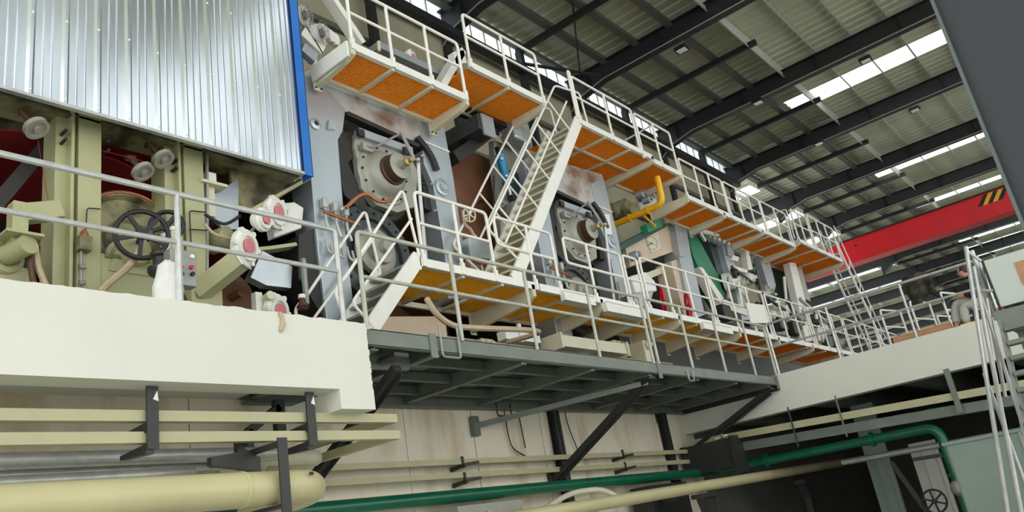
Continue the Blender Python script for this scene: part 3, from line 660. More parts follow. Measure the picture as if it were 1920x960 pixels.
MB().prism([(c.x - .6, FZ), (c.x + .35, FZ), (c.x + .2, c.z - .12), (c.x - .3, c.z - .05), (c.x - .6, c.z - .12)], 8.95, 9.3).build('pedestal', 'cream', t, smooth=False, bevel=.01)
for k, (pts, mm, lab) in enumerate(((((60, 465), (58, 500), (66, 545)), 'rust_hub', 'dark brown hose beside the first column'), (((66, 460), (72, 500), (90, 545)), 'hose_tan', 'pale hose curving down beside the first column'))):
    tag(MB().tube(bez([A(x, y, y=8.75) for x, y in pts]), .035).build('hose', mm), lab, 'hose')
# ---- rope sheaves
def sheave(px, py, y, lab, tilt=(.3, -.45, -.8)):
    c = A(px, py, y=y); d = V(tilt).normalized(); t = thing('rope_sheave', lab, 'pulley', c - V((0, 0, .16)), 'tail rope sheaves')
    MB().lathe(c - d * .03, d, [(.02, 0), (.11, 0), (.14, .0), (.11, .025), (.11, .035), (.14, .06), (.1, .06), (.09, .04), (.04, .04), (.04, .08), (0, .08)], 26).build('wheel', 'cast_grey', t)
    MB().cyl(c, c - d * .28, .045, n=12).build('axle', 'rust_hub', t)
    MB().bar(c - d * .26, c - d * .26 + V((.05, .2, .12)), .1, .08).build('hanger', 'rust_hub', t, smooth=False)
    return c
s1 = sheave(68, 240, 8.85, 'pale rope sheave hanging under the hood at the far left')
s2 = sheave(268, 322, 8.85, 'lower pale rope sheave by the second column')
s3 = sheave(306, 298, 8.9, 'upper pale rope sheave tucked against the second column')
tag(MB().tube([s1 + V((.02, 0, -.15)), A(90, 375, y=8.9)], .004, 5).build('tail_rope', 'red_felt'), 'thin red rope running down from the far left sheave', 'rope')
tag(MB().tube([s2 + V((0, 0, .15)), A(190, 282, y=8.95)], .004, 5).build('tail_rope', 'red_felt'), 'thin red rope running left from the lower sheave', 'rope')
# ---- white bearing housings with pink caps
def pink_bearing(px, py, y, R, lab, d=(.35, -1, -.12), arms=True):
    c = A(px, py, y=y); d = V(d).normalized(); t = thing('roll_bearing', lab, 'bearing', c - V((0, 0, R)), 'white roll bearings with pink caps')
    MB().lathe(c + d * -.2, d, [(R * .6, 0), (R * .65, .06), (R, .09), (R, .15), (R * .8, .17), (R * .78, .2), (R * .58, .2), (R * .56, .17), (R * .44, .17), (R * .42, .2)], 26).build('housing', 'plat_white', t)
    MB().lathe(c - d * .02, d, [(R * .44, 0), (R * .44, .02), (R * .38, .035), (0, .04)], 22).build('cap', 'pink_cap', t)
    if arms:
        u = d.cross(V((0, 0, 1))).normalized(); v = d.cross(u)
        bolts(t, [c + (math.cos(k * math.pi / 3) * u + math.sin(k * math.pi / 3) * v) * R * .95 - d * .09 for k in range(6)], d, R * .16, .07, 'plat_white', 'lug')
    return c, t
c, t = pink_bearing(524, 398, 8.9, .24, 'large white roll bearing with pink cap below the hood corner')
MB().prism([(c.x + .05, c.z - .3), (c.x + .55, c.z - .05), (c.x + .62, c.z + .3), (c.x + .45, c.z + .36), (c.x, c.z + .22)], 9.12, 9.3).build('bracket', 'plat_white', t, smooth=False, bevel=.02)
MB().cyl((c.x + .36, 9.05, c.z + .1), (c.x + .36, 9.14, c.z + .1), .1).build('pivot', 'plat_white', t)
pink_bearing(500, 410, 8.6, .17, 'smaller white roll bearing with pink cap in front of the large one', arms=False)
c, t = pink_bearing(468, 462, 8.7, .25, 'white roll bearing with pink cap above the cream lever arm')
pink_bearing(527, 583, 8.6, .24, 'white roll bearing with pink cap just above the edge beam')
pl = [A(x, y, y=8.95) for x, y in ((470, 520), (492, 470), (548, 500), (546, 540), (500, 535))]
tag(MB().prism([(p.x, p.z) for p in pl], 8.95, 9.1).build('doctor_plate', 'silver_shiny', smooth=False), 'shiny bent sheet plate right of the lever arm bearing', 'plate')
pl = [A(x, y, y=9.15) for x, y in ((385, 375), (447, 335), (447, 430), (420, 430), (385, 395))]
tag(MB().prism([(p.x, p.z) for p in pl], 9.15, 9.2).build('side_plate', 'silver', smooth=False), 'pale bent sheet plate right of the second column', 'plate')
c = A(398, 340, y=9.0); t = thing('limit_box', 'small white box on a shelf bracket beside the second column', 'box', (c.x, 9.05, c.z - .12))
MB().box(c.x - .08, c.x + .07, 9.0, 9.12, c.z - .02, c.z + .14).build('case', 'plat_white', t, smooth=False, bevel=.01)
MB().box(c.x - .18, c.x + .2, 8.95, 9.2, c.z - .06, c.z - .02).build('shelf', 'cream_pale', t, smooth=False)
MB().box(c.x - .06, c.x + .06, 9.05, 9.15, c.z - .5, c.z - .06).build('leg', 'cream_pale', t, smooth=False)
# curved cream rope guide band
m = MB(); pts = bez([A(x, y, y=9.1) for x, y in ((418, 432), (424, 452), (450, 470), (490, 470), (548, 462))], 8)
for a, c in zip(pts, pts[1:]): m.bar(a, c, .22, .05)
tag(m.build('guide_band', 'cream', smooth=False), 'curved cream guide band between the bearings', 'band')
c = A(428, 445, y=9.0); m = MB().lathe((c.x, 9.0, c.z), (.3, -1, 0), [(.16, -.3), (.16, 0), (.13, .02), (0, .02)], 22)
tag(m.build('guide_roll', 'cream'), 'small cream guide roll at the bend of the guide band', 'roll')
for k, pts in enumerate((((384, 420), (405, 440), (450, 447), (480, 425)), ((384, 402), (420, 420), (450, 405)))):
    tag(MB().tube(bez([A(x, y, y=8.85) for x, y in pts]), .022).build('hose', 'hose_tan' if k == 0 else 'rubber'), ('tan hose', 'black hose')[k] + ' looping from the second column to the bearings', 'hose')
# cream lever arm (square tube) with upright
a, c = A(372, 548, y=8.75), A(452, 486, y=8.25)
t = thing('lever_arm', 'cream square tube lever arm pointing towards the guardrail', 'lever', (a.x, 8.75, FZ))
MB().bar(a, c, .2, .24).build('arm', 'cream', t, smooth=False, bevel=.008)
MB().bar(c, c + (c - a).normalized() * .02, .23, .27).build('end_cap', 'plat_white', t, smooth=False)
MB().box(a.x - .12, a.x + .3, 8.7, 8.95, FZ, a.z + .1).build('upright', 'cream', t, smooth=False, bevel=.008)
# rod, stub and small uprights at the right
t = thing('stub_roll', 'pale stub tube and upright beside the lowest bearing', 'roll', (A(490, 560, y=8.7).x, 8.8, FZ))
MB().cyl(A(480, 575, y=8.9), A(508, 553, y=8.5), .06).build('tube', 'cream_pale', t)
MB().bar(A(484, 600, y=8.7), A(481, 550, y=8.7), .1, .1).build('upright', 'plat_white', t, smooth=False)
t = thing('regulator', 'slim upright rod with a small brass regulator in the dark gap', 'rod', (A(570, 560, y=8.8).x, 8.8, FZ))
MB().bar(A(575, 570, y=8.8), A(568, 485, y=8.8), .06, .05).build('rod', 'galv_dull', t, smooth=False)
MB().lathe(A(568, 575, y=8.75), (0, 0, 1), [(.05, -.05), (.09, 0), (.05, .06), (.04, .14), (0, .15)], 12).build('body', 'rust_hub', t)
MB().cyl(A(566, 560, y=8.75), A(566, 553, y=8.75), .05).build('cap', 'cloth_white', t)
m = MB().tube(bez([A(525, 585, y=6.93), A(530, 600, y=6.93), A(527, 620, y=6.93), A(533, 605, y=6.93)]), .02)
tag(m.build('rag', 'hose_tan'), 'small tan rag hanging over the white edge beam', 'rag')
# left end of the machine behind: dark sheet painted as the shade inside
tag(MB().box(-6, 7.2, 12.1, 12.3, FZ, hz + .3).build('rear_backing', 'machine_dark', smooth=False), 'dark backdrop standing for shade inside the dryer section behind the felts', 'machine frame')
# ================================================================ ROLL FRAMES (two alike)
FY2 = 9.0
def pxz(pts, y): return [(A(x, yy, y=y).x, A(x, yy, y=y).z) for x, yy in pts]
t = F1 = thing('roll_stand', 'silver machine side frame with a large opening right of the blue strip', 'machine frame', (9, 9.2, FZ))
lc = pxz([(566, 138), (600, 150), (648, 205), (643, 245), (634, 262), (640, 340), (652, 480), (672, 640), (618, 640), (596, 470), (583, 330)], FY2)
MB().prism(lc, FY2, FY2 + .5).build('left_column', 'silver', t, smooth=False, bevel=.012)
rc = pxz([(786, 214), (826, 200), (850, 330), (872, 480), (880, 560), (842, 560), (835, 480), (822, 400), (812, 345), (795, 305)], FY2)
MB().prism(rc, FY2, FY2 + .5).build('right_column', 'silver', t, smooth=False, bevel=.012)
tb = pxz([(566, 138), (600, 120), (826, 196), (828, 205), (786, 275), (740, 255), (648, 207)], FY2)
MB().prism(tb, FY2 + .02, FY2 + .5).build('top_beam', 'silver_rust', t, smooth=False, bevel=.012)
MB().prism(pxz([(650, 210), (785, 272), (783, 278), (648, 217)], FY2), FY2 - .04, FY2 + .1).build('top_flange', 'machine_dark', t, smooth=False)
MB().bar(A(786, 262, y=FY2 - .01), A(842, 285, y=FY2 - .01), .03, .03).build('seam', 'plat_white', t, smooth=False)
MB().prism(pxz([(672, 590), (842, 590), (848, 640), (672, 640)], FY2), FY2 + .1, FY2 + .5).build('sole_beam', 'tan', t, smooth=False)
for px, py, R in ((590, 233, .1),):
    c = A(px, py, y=FY2); MB().lathe(c, (0, -1, 0), [(R, 0), (R, .03), (R * .6, .05), (R * .45, .05), (R * .4, .02), (0, .02)], 24).build('eye_boss', 'silver', t)
    MB().cyl(c + V((0, -.03, 0)), c + V((0, -.025, 0)), R * .42).build('eye_hole', 'black', t)
c = A(620, 237, y=FY2); MB().prism([(c.x - .1, c.z - .1), (c.x + .06, c.z - .06), (c.x + .1, c.z + .1), (c.x - .06, c.z + .08)], FY2 - .05, FY2).build('name_plate', 'silver_shiny', t, smooth=False)
c = A(828, 352, y=FY2); MB().lathe(c, (0, -1, 0), [(.17, 0), (.17, .03), (.14, .045), (.12, .045), (.11, .03), (.08, .03), (.07, .06), (0, .06)], 28).build('pivot_boss', 'silver', t)
# clamps and oil fittings at the foot of the left column
def fittings(parent, px, py, y):
    for k in range(3):
        c = A(px + k * 20, py + k * 8, y=y)
        o = MB().box(c.x - .05, c.x + .05, c.y - .1, c.y, c.z - .02, c.z + .14).build('oil_block', 'galv', parent, smooth=False, bevel=.02)
        MB().tube(bez([c + V((0, -.06, -.02)), c + V((-.03, -.1, -.25)), c + V((.03, -.1, -.45))]), .025, 7).build('oil_tube', 'galv', o)
        MB().tube(arc([c + V((-.05, -.06, -.55)), c + V((-.05, -.1, -.75)), c + V((.05, -.1, -.8)), c + V((.05, -.06, -.6))], .05), .02, 7).build('oil_loop', 'galv', o)
    c = A(px, py + 12, y=y); d = A(px + 62, py + 36, y=y)
    MB().tube([c + V((-.05, -.1, 0)), d + V((0, -.1, 0))], .03).build('oil_manifold', 'copper', parent)
fittings(t, 604, 390, FY2); fittings(t, 855, 470, FY2)
# ---- upper roll of the frame
UC = A(723, 327, y=FY2)
def roll(name, label, c, ys, R, face, hub=True, scale=1):
    t = thing(name, label, 'roll', (c.x, ys + 1.5, c.z - R)); k = scale
    MB().lathe((c.x, ys + .12, c.z), (0, 1, 0), [(R * .5, 0), (R - .04, 0), (R, .05), (R, 2.9), (R - .05, 2.95), (.2, 2.95)], 44).build('shell', 'machine_dark', t)
    return t
R1 = roll('press_roll', 'upper press roll with brown hub inside the first silver frame', UC, 9.1, .8, None)
t = R1; x, z = UC.x, UC.z
# octagonal housing plate with top slide
hp = pxz([(668, 270), (672, 246), (770, 282), (788, 320), (784, 385), (750, 396), (712, 382), (682, 350), (676, 300)], FY2)
MB().prism(hp, FY2 + .06, FY2 + .2).build('housing_plate', 'cast_grey', t, smooth=False, bevel=.01)
MB().prism(pxz([(672, 240), (772, 277), (774, 290), (672, 254)], FY2), FY2 - .02, FY2 + .12).build('top_slide', 'silver', t, smooth=False)
for px, py in ((676, 250), (762, 284)): 
    c = A(px, py, y=FY2 - .04); MB().box(c.x - .07, c.x + .07, c.y - .03, c.y + .03, c.z - .06, c.z + .07).build('slide_block', 'machine_dark', t, smooth=False)
MB().prism(pxz([(641, 240), (668, 240), (672, 290), (662, 300), (684, 345), (700, 385), (690, 392), (655, 360), (640, 300)], FY2), FY2 + .12, FY2 + .4).build('bearing_block', 'machine_dark', t, smooth=False, bevel=.02)
fl = MB().lathe((x, FY2 + .06, z), (0, -1, 0), [(.57, -.1), (.57, 0), (.54, .03), (.46, .03), (.42, .06), (.4, .12), (.32, .2), (.27, .22), (.0, .22)], 40)
o = fl.build('flange', 'cast_grey', t)
bolts(o, [V((x + .5 * math.cos(2 * math.pi * k / 14), FY2 + .03, z + .5 * math.sin(2 * math.pi * k / 14))) for k in range(14)], (0, -1, 0), .02, .03, name='flange_bolt')
MB().lathe((x, FY2 - .15, z), (0, -1, 0), [(.27, 0), (.27, .05), (.24, .07), (.25, .1), (.24, .22), (.2, .22)], 32).build('hub', 'rust_hub', t)
MB().lathe((x, FY2 - .36, z), (0, -1, 0), [(.235, 0), (.235, .02), (.2, .035), (.08, .035), (.08, .1), (.06, .1), (.06, .16), (0, .16)], 28).build('hub_cover', 'cast_grey', t)
MB().lathe((x, FY2 - .48, z), (0, -1, 0), [(.06, 0), (.07, .03), (.07, .09), (.04, .11), (.04, .18), (0, .18)], 14).build('rotary_joint', 'brass', t)
MB().cyl((x + .02, FY2 - .62, z + .02), (x + .16, FY2 - .6, z + .06), .03, n=10).build('valve', 'brass', t)
MB().tube(arc([(x + .15, FY2 - .66, z + .04), (x + .2, FY2 - .6, z + .02), (x + .24, FY2 - .5, z - .6), (x + .36, FY2 - .3, 5.9)], .08), .035).build('feed_hose', 'galv', t)
MB().tube([(x + .2, FY2 - .3, z + .75), (x + .17, FY2 - .55, z + .1)], .03).build('lance', 'galv', t)
MB().tube(bez([(x + .18, FY2 - .28, z + .7), (x + .05, FY2 - .25, z + .62), (x - .25, FY2 - .1, z + .42), (x - .4, FY2 - .06, z + .4)]), .02).build('capillary', 'galv_dull', t)
MB().box(x - .5, x - .28, FY2 - .06, FY2 + .02, z + .32, z + .46).build('sensor_bracket', 'cast_grey', t, smooth=False)
# curved steel doctor hood right of the roll
pts = bez([A(xx, yy, y=FY2 + .2) for xx, yy in ((765, 268), (790, 300), (806, 345), (812, 400))], 6); m = MB()
for a, c in zip(pts, pts[1:]): m.bar(a, c, .55, .12)
m.build('doctor_beam', 'machine_dark', t, smooth=False)
for (xx, yy) in ((790, 292), (808, 345), (814, 395)):
    c = A(xx, yy, y=FY2 - .02); MB().cyl(c, c + V((.03, -.05, 0)), .025, n=8).build('bolt', 'galv', t)
# lower roll with bolted ring
LC = A(712, 470, y=FY2)
R2 = roll('press_roll', 'lower dark press roll with a bolted ring in the first silver frame', LC, 9.1, .85, None)
o = MB().lathe((LC.x, FY2 + .2, LC.z), (0, -1, 0), [(.84, 0), (.84, .06), (.62, .08), (.6, .02), (0, .02)], 44).build('end_ring', 'steel_dark', R2)
bolts(o, [V((LC.x + .73 * math.cos(2 * math.pi * k / 26), FY2 + .14, LC.z + .73 * math.sin(2 * math.pi * k / 26))) for k in range(26)], (0, -1, 0), .02, .04, name='ring_bolt')
MB().lathe((LC.x - .03, FY2 + .12, LC.z), (0, -1, 0), [(.4, 0), (.4, .1), (.34, .14), (.26, .15), (.25, .24), (.2, .26), (.12, .26), (.1, .36), (0, .36)], 30).build('bearing_cover', 'cast_grey', R2)
hs = MB().tube(bez([A(648, 390, y=8.8), A(672, 368, y=8.75), A(690, 365, y=8.75), A(712, 378, y=8.75), A(745, 375, y=8.8)]), .03)
H1 = tag(hs.build('bent_hose', 'copper'), 'bent copper hose crossing the first silver frame below the roll', 'hose')
m = MB().tube(bez([A(638, 393, y=8.85), A(655, 384, y=8.8), A(668, 372, y=8.78)]), .026)
tag(m.build('hose_end', 'galv'), 'pale hose end joining the bent copper hose', 'hose')
# second frame and rolls, the same machines farther on
D = V((A(1092, 432, y=FY2).x - A(737, 310, y=FY2).x, 0, 0))
dup(F1, D, 'silver machine side frame behind the long stair')
dup(R1, D, 'upper press roll with brown hub inside the second silver frame')
dup(R2, D, 'lower dark press roll inside the second silver frame')
# label plate on the second frame's right column
c = pxz([(1130, 402), (1142, 402), (1147, 440), (1134, 440)], FY2 - .02)
tag(MB().prism(c, FY2 - .03, FY2 - .02).build('notice_plate', 'plat_white', smooth=False), 'narrow white notice plate on the second silver frame', 'plate')
# rear side frames (drive side), dark
for k, xx in enumerate((7.5, 13.3)):
    m = MB().box(xx, xx + .8, 12.2, 12.5, FZ, 9.4); m.box(xx + 2.2, xx + 3.1, 12.2, 12.5, FZ, 9.4); m.box(xx, xx + 3.1, 12.2, 12.5, 8.8, 9.6); m.box(xx, xx + 3.1, 12.4, 12.5, FZ, 9.6)
    tag(m.build('rear_backing', 'machine_dark', smooth=False), ('dark drive side frame behind the first silver frame', 'dark drive side frame behind the second silver frame')[k], 'machine frame')
# ================================================================ BETWEEN THE FRAMES
# big brown roll
c = A(905, 390, y=9.9); t = thing('brown_roll', 'very large brown drying roll between the two silver frames', 'roll', (c.x, 11.2, c.z - 1.7))
MB().lathe((c.x + .15, 9.8, c.z - .35), (0, 1, 0), [(0, .08), (.5, .08), (.55, .0), (1.6, .02), (1.66, .06), (1.66, 2.6), (1.5, 2.7)], 56).build('shell', 'brown_roll', t)
# dark cross beam above it, with end plate
t = thing('cross_beam', 'dark grey box beam sticking out between the two silver frames', 'beam', (A(900, 250, y=9.5).x, 9.5, A(900, 250, y=9.5).z))
MB().bar(A(912, 233, y=8.75), A(912, 233, y=8.75) + V((0, 3.2, 0)), .5, .34).build('box_beam', 'steel_dark', t, smooth=False)
a = A(906, 232, y=8.73); MB().box(a.x - .05, a.x + .32, 8.7, 8.74, a.z - .26, a.z + .22).build('end_plate', 'silver', t, smooth=False)
MB().bar(A(846, 300, y=9.3), A(960, 225, y=9.3) + V((0, 0, .1)), .3, .25).build('lower_flange', 'machine_dark', t, smooth=False)
tag(MB().bar(A(870, 205, y=9.15), A(985, 262, y=9.15), .35, .16).build('side_beam', 'machine_dark', smooth=False), 'dark beam below the second upper platform', 'beam')
tag(MB().bar(A(876, 198, y=9.05), A(945, 225, y=9.05), .03, .03).build('lamp_tube', 'lamp_glass', smooth=False), 'thin bright tube below the second upper platform', 'lamp')
tag(MB().box(10.6, 13.2, 11.9, 12.3, FZ, 9.6).build('rear_backing', 'brown_roll', smooth=False), 'brown guard wall behind the large brown roll', 'guard')
# silver bracket block right of the beam
c = A(972, 245, y=8.9); t = thing('bearing_block', 'pale silver bearing block under the second upper platform', 'bearing', (c.x, 9, c.z - .3))
MB().box(c.x - .28, c.x + .32, 8.8, 9.2, c.z - .28, c.z + .22).build('body', 'silver', t, smooth=False, bevel=.05)
for k in range(6): MB().box(c.x - .02 + k * .05, c.x + .005 + k * .05, 8.78, 8.8, c.z - .24, c.z + .05).build('fin', 'galv', t, smooth=False)
MB().lathe(c + V((-.05, 0, .22)), (0, 0, 1), [(.06, 0), (.06, .06), (.03, .09), (0, .1)], 12).build('cap', 'copper', t)
m = MB().prism(pxz([(925, 262), (992, 288), (1010, 500), (940, 480), (938, 400), (930, 330)], 9.35), 9.35, 9.5)
tag(m.build('side_stand', 'cast_grey', smooth=False, bevel=.01), 'pale grey slim side frame behind the blue cylinder', 'machine frame')
m = MB().prism(pxz([(955, 320), (974, 330), (982, 385), (958, 372)], 9.25), 9.2, 9.34)
tag(m.build('mount_plate', 'navy', smooth=False), 'dark mount plate behind the blue cylinder', 'plate')
# blue hydraulic cylinder
t = thing('hydraulic_cylinder', 'bright blue hydraulic cylinder between the silver frames', 'cylinder', A(946, 345, y=9.1))
a, c = A(938, 293, y=9.1), A(951, 342, y=9.1); dd = (c - a)
MB().lathe(a, dd, [(.07, -.05), (.11, -.03), (.11, 0), (.1, .02), (.1, dd.length - .02), (.115, dd.length), (.115, dd.length + .06), (.05, dd.length + .08)], 24).build('barrel', 'hyd_blue', t)
MB().cyl(c, c + dd * .55, .045, n=14).build('rod', 'silver_shiny', t)
MB().bar(c + dd * .5, c + dd * 1.0 + V((.02, 0, 0)), .1, .12).build('clevis', 'steel_dark', t, smooth=False)
MB().bar(a - dd * .35, a, .12, .1).build('rear_clevis', 'navy', t, smooth=False)
for f in (.2, .85): MB().cyl(a + dd * f, a + dd * f + V((-.13, -.12, -.02)), .025, n=10).build('port', 'silver_shiny', t)
MB().lathe(A(940, 380, y=9.05), (0, -1, 0), [(.1, -.1), (.1, 0), (.05, .01), (.05, .05), (0, .05)], 18).build('pivot', 'cast_grey', t)
m = MB().tube(bez([A(926, 330, y=9.0), A(926, 370, y=8.95), A(934, 395, y=8.95), A(950, 410, y=9)]), .015)
tag(m.build('hose', 'rubber'), 'thin black hose hanging left of the blue cylinder', 'hose')
m = MB().prism(pxz([(955, 380), (975, 378), (980, 400), (958, 398)], 9.0), 8.9, 9.2); tag(m.build('block', 'cast_grey', smooth=False, bevel=.02), 'grey foot block below the blue cylinder', 'block')
hw = A(880, 403, y=8.7); handwheel('handwheel', 'pale spoked handwheel left of the blue cylinder', hw, (.3, 1, .1), .13, .014, 'cream_pale', 5, .03, .2)
m = MB().tube(bez([A(868, 395, y=8.8), A(872, 420, y=8.8), A(882, 430, y=8.8), A(890, 445, y=8.8)]), .03); tag(m.build('hose', 'hose_tan'), 'short hose below the pale handwheel', 'hose')
m = MB().prism(pxz([(870, 450), (905, 455), (925, 490), (875, 485)], 8.9), 8.8, 9.0); tag(m.build('doctor_plate', 'silver_shiny', smooth=False), 'shiny sheet shield beside the first frame foot', 'plate')
# fan guard top-left behind upper platform, ladder beam
t = thing('cooling_fan', 'wire caged fan unit left of the upper platform', 'fan', A(585, 50, y=8.8))
for k in range(2):
    c = A(575 + k * 32, 28 + k * 34, y=8.8); dv = V((.4, -1, -.2)).normalized(); ref = V((0, 0, 1)); u = dv.cross(ref).normalized(); v = dv.cross(u)
    for r_ in (.06, .11, .16, .2): MB().torus(c, dv, r_, .006, 20, 5).build('cage_ring', 'galv_dull', t)
    for j in range(8):
        a = j * math.pi / 4; MB().tube([c, c + (math.cos(a) * u + math.sin(a) * v) * .2], .005, 5).build('cage_spoke', 'galv_dull', t)
    MB().cyl(c - dv * .05, c - dv * .3, .17, n=20).build('motor', 'plat_white', t)
    MB().cyl(c - dv * .02, c - dv * .05, .08, n=16).build('fan_hub', 'machine_dark', t)
t = thing('upper_stand', 'white upper frame beams rising behind the upper platform at the hood corner', 'machine frame', A(620, 100, y=8.95))
MB().bar(A(612, -10, y=8.95), A(675, 85, y=8.95), .12, .22, up=(0, 1, 0)).build('raking_beam', 'plat_white', t, smooth=False)
MB().bar(A(563, 60, y=9.0), A(602, 96, y=9.0), .2, .3).build('beam', 'plat_white', t, smooth=False)
MB().bar(A(565, 90, y=9.0), A(590, 112, y=9.0), .12, .2).build('beam', 'silver', t, smooth=False)
MB().bar(A(588, 70, y=9.0), A(590, 130, y=9.0), .06, .06).build('upright', 'plat_white', t, smooth=False)
MB().bar(A(562, 30, y=8.9), A(605, 100, y=8.9), .02, .02).build('rod', 'machine_dark', t, smooth=False)
for k in range(4): MB().lathe(A(605 + 8 * k, 60 + 6 * k, y=9.1), (0, 0, 1), [(.06, -.1), (.09, 0), (.07, .1), (.03, .16)], 10).build('fitting', 'plat_white', t)
# bearing on top of the first frame
c, tt = pink_bearing(776, 108, 8.95, .16, 'white bearing with pink cap on top of the first silver frame')
m = MB().bar(A(700, 90, y=9.0), A(860, 162, y=9.0), .3, .14); tag(m.build('top_rail_beam', 'silver', smooth=False), 'grey beam along the top of the first silver frame', 'beam')
t = thing('raking_post', 'white raking post between the two upper platforms', 'post', A(840, 160, y=8.6))
MB().bar(A(822, 165, y=8.6), A(860, 100, y=8.6), .14, .3, up=(0, 1, 0)).build('post', 'plat_white', t, smooth=False)
MB().prism(pxz([(846, 100), (866, 96), (872, 120), (852, 122)], 8.5), 8.45, 8.6).build('head_plate', 'plat_white', t, smooth=False)
tag(MB().cyl(A(711, 96, y=8.5), A(710, 78, y=8.5), .03).build('stub_pipe', 'cream_pale'), 'short cream stub pipe standing on the upper platform', 'pipe')
# ================================================================ YELLOW PIPE AND THE GREEN / TAN MACHINE
t = thing('yellow_pipe', 'yellow gas pipe with an elbow below the small landing', 'pipe', (17.9, 8.6, 8.9))
a = A(1243, 382, y=8.3); c = V((a.x, 10.2, a.z))
MB().tube(arc([c, a, a + V((0, -.02, .75))], .22, 6), .085, 14).build('pipe', 'pipe_yellow', t)
for yy in (8.75, 9.3): MB().cyl((a.x, yy - .02, a.z), (a.x, yy + .02, a.z), .11).build('collar', 'pipe_yellow', t)
MB().bar((a.x, 8.9, a.z - .1), (a.x + .5, 8.9, a.z - .3), .05, .04).build('bracket', 'pipe_yellow', t, smooth=False)
t = thing('size_press', 'tan and green machine section under the far walkway', 'machine', (20, 9.6, FZ))
def seg(pts, y, d, m, nm): return MB().prism(pxz(pts, y), y, y + d).build(nm, m, t, smooth=False, bevel=.008)
seg([(1172, 462), (1262, 408), (1268, 470), (1182, 500)], 9.3, .6, 'tan', 'cross_box')
seg([(1210, 440), (1232, 428), (1240, 466), (1222, 474)], 9.26, .04, 'cream_pale', 'patch_plate')
seg([(1262, 405), (1284, 408), (1296, 478), (1276, 484)], 9.1, .5, 'silver', 'upper_post')
seg([(1274, 482), (1296, 478), (1322, 590), (1298, 600)], 9.1, .5, 'silver', 'lower_post')
seg([(1258, 490), (1276, 484), (1298, 600), (1284, 598)], 9.2, .5, 'tan', 'post_side')
seg([(1190, 520), (1268, 490), (1272, 500), (1192, 534)], 9.5, .3, 'cream_pale', 'rail_bar')
seg([(1140, 470), (1248, 412), (1250, 425), (1150, 478)], 9.15, .2, 'green_dark', 'green_beam')
seg([(1212, 420), (1240, 408), (1242, 425), (1216, 436)], 9.0, .2, 'green_machine', 'green_box')
seg([(1236, 388), (1246, 386), (1250, 402), (1236, 406)], 8.9, .2, 'green_machine', 'green_cap')
seg([(1240, 400), (1275, 395), (1280, 410), (1250, 418)], 9.0, .3, 'cast_grey', 'joint_block')
seg([(1196, 380), (1230, 372), (1236, 395), (1204, 400)], 9.4, .3, 'cream_pale', 'valve_plate')
seg([(1150, 380), (1195, 362), (1205, 398), (1155, 410)], 10.0, .3, 'cream_dirty', 'brown_panel')
seg([(1282, 408), (1298, 424), (1354, 530), (1362, 590), (1322, 528), (1300, 480)], 9.3, .35, 'green_machine', 'felt_cover')
seg([(1311, 500), (1318, 502), (1358, 560), (1354, 572)], 9.05, .3, 'plat_white', 'white_guard')
seg([(1356, 560), (1400, 578), (1402, 592), (1350, 575)], 9.05, .3, 'plat_white', 'white_guard')
seg([(1290, 405), (1345, 430), (1375, 500), (1350, 510), (1300, 425)], 10.2, .3, 'machine_dark', 'dark_web')
for px, py in ((1196, 478), (1206, 362), (1218, 372), (1226, 360)):
    MB().lathe(A(px, py, y=9.0), (.2, -1, 0), [(.12, -.2), (.12, 0), (.08, .02), (.08, .08), (0, .08)], 16).build('valve_head', 'silver', t)
MB().prism(pxz([(1150, 480), (1300, 450), (1320, 640), (1160, 640)], 11.2), 11.2, 11.6).build('gap_shade', 'machine_dark', t, smooth=False)  # dark sheet stands in for the shaded gaps behind the posts
hw = A(1222, 456, y=8.8); handwheel('handwheel', 'thin ring handwheel in front of the tan cross box', hw, (.5, 1, .1), .17, .009, 'galv_dull', 2, .03, .2)
t = thing('white_valve', 'white sheet metal casing behind the lower walkway rail', 'casing', A(1205, 545, y=8.7))
MB().prism(pxz([(1176, 520), (1205, 512), (1222, 530), (1226, 548), (1186, 552)], 8.7), 8.6, 9.0).build('hood', 'cloth_white', t, smooth=False, bevel=.03)
MB().prism(pxz([(1182, 552), (1222, 548), (1215, 570), (1190, 580)], 8.7), 8.65, 8.95).build('base', 'silver_shiny', t, smooth=False)
for k, (px, py, R) in enumerate(((1242, 562, .3), (1290, 572, .3), (1292, 592, .16))):
    c = A(px, py, y=8.9); m = MB().torus(c, (.7, -1, 0), R, .035, 24, 8); m.lathe(c + V((0, .02, 0)), (.7, -1, 0), [(R * .12, -.05), (R * .12, .05), (0, .05)], 14)
    for j in range(3):
        a = j * 2 * math.pi / 3; dv = V((.7, -1, 0)).normalized(); u = dv.cross(V((0, 0, 1))).normalized(); m.bar(c, c + (math.cos(a) * u + math.sin(a) * V((0, 0, 1))) * R, .015, .015, up=dv)
    tag(m.build('valve_handwheel', 'red_plastic'), ('red handwheel behind the lower walkway, nearest to the white casing', 'red handwheel behind the lower walkway, below the silver post', 'small red handwheel under the larger one by the silver post')[k], 'handwheel')
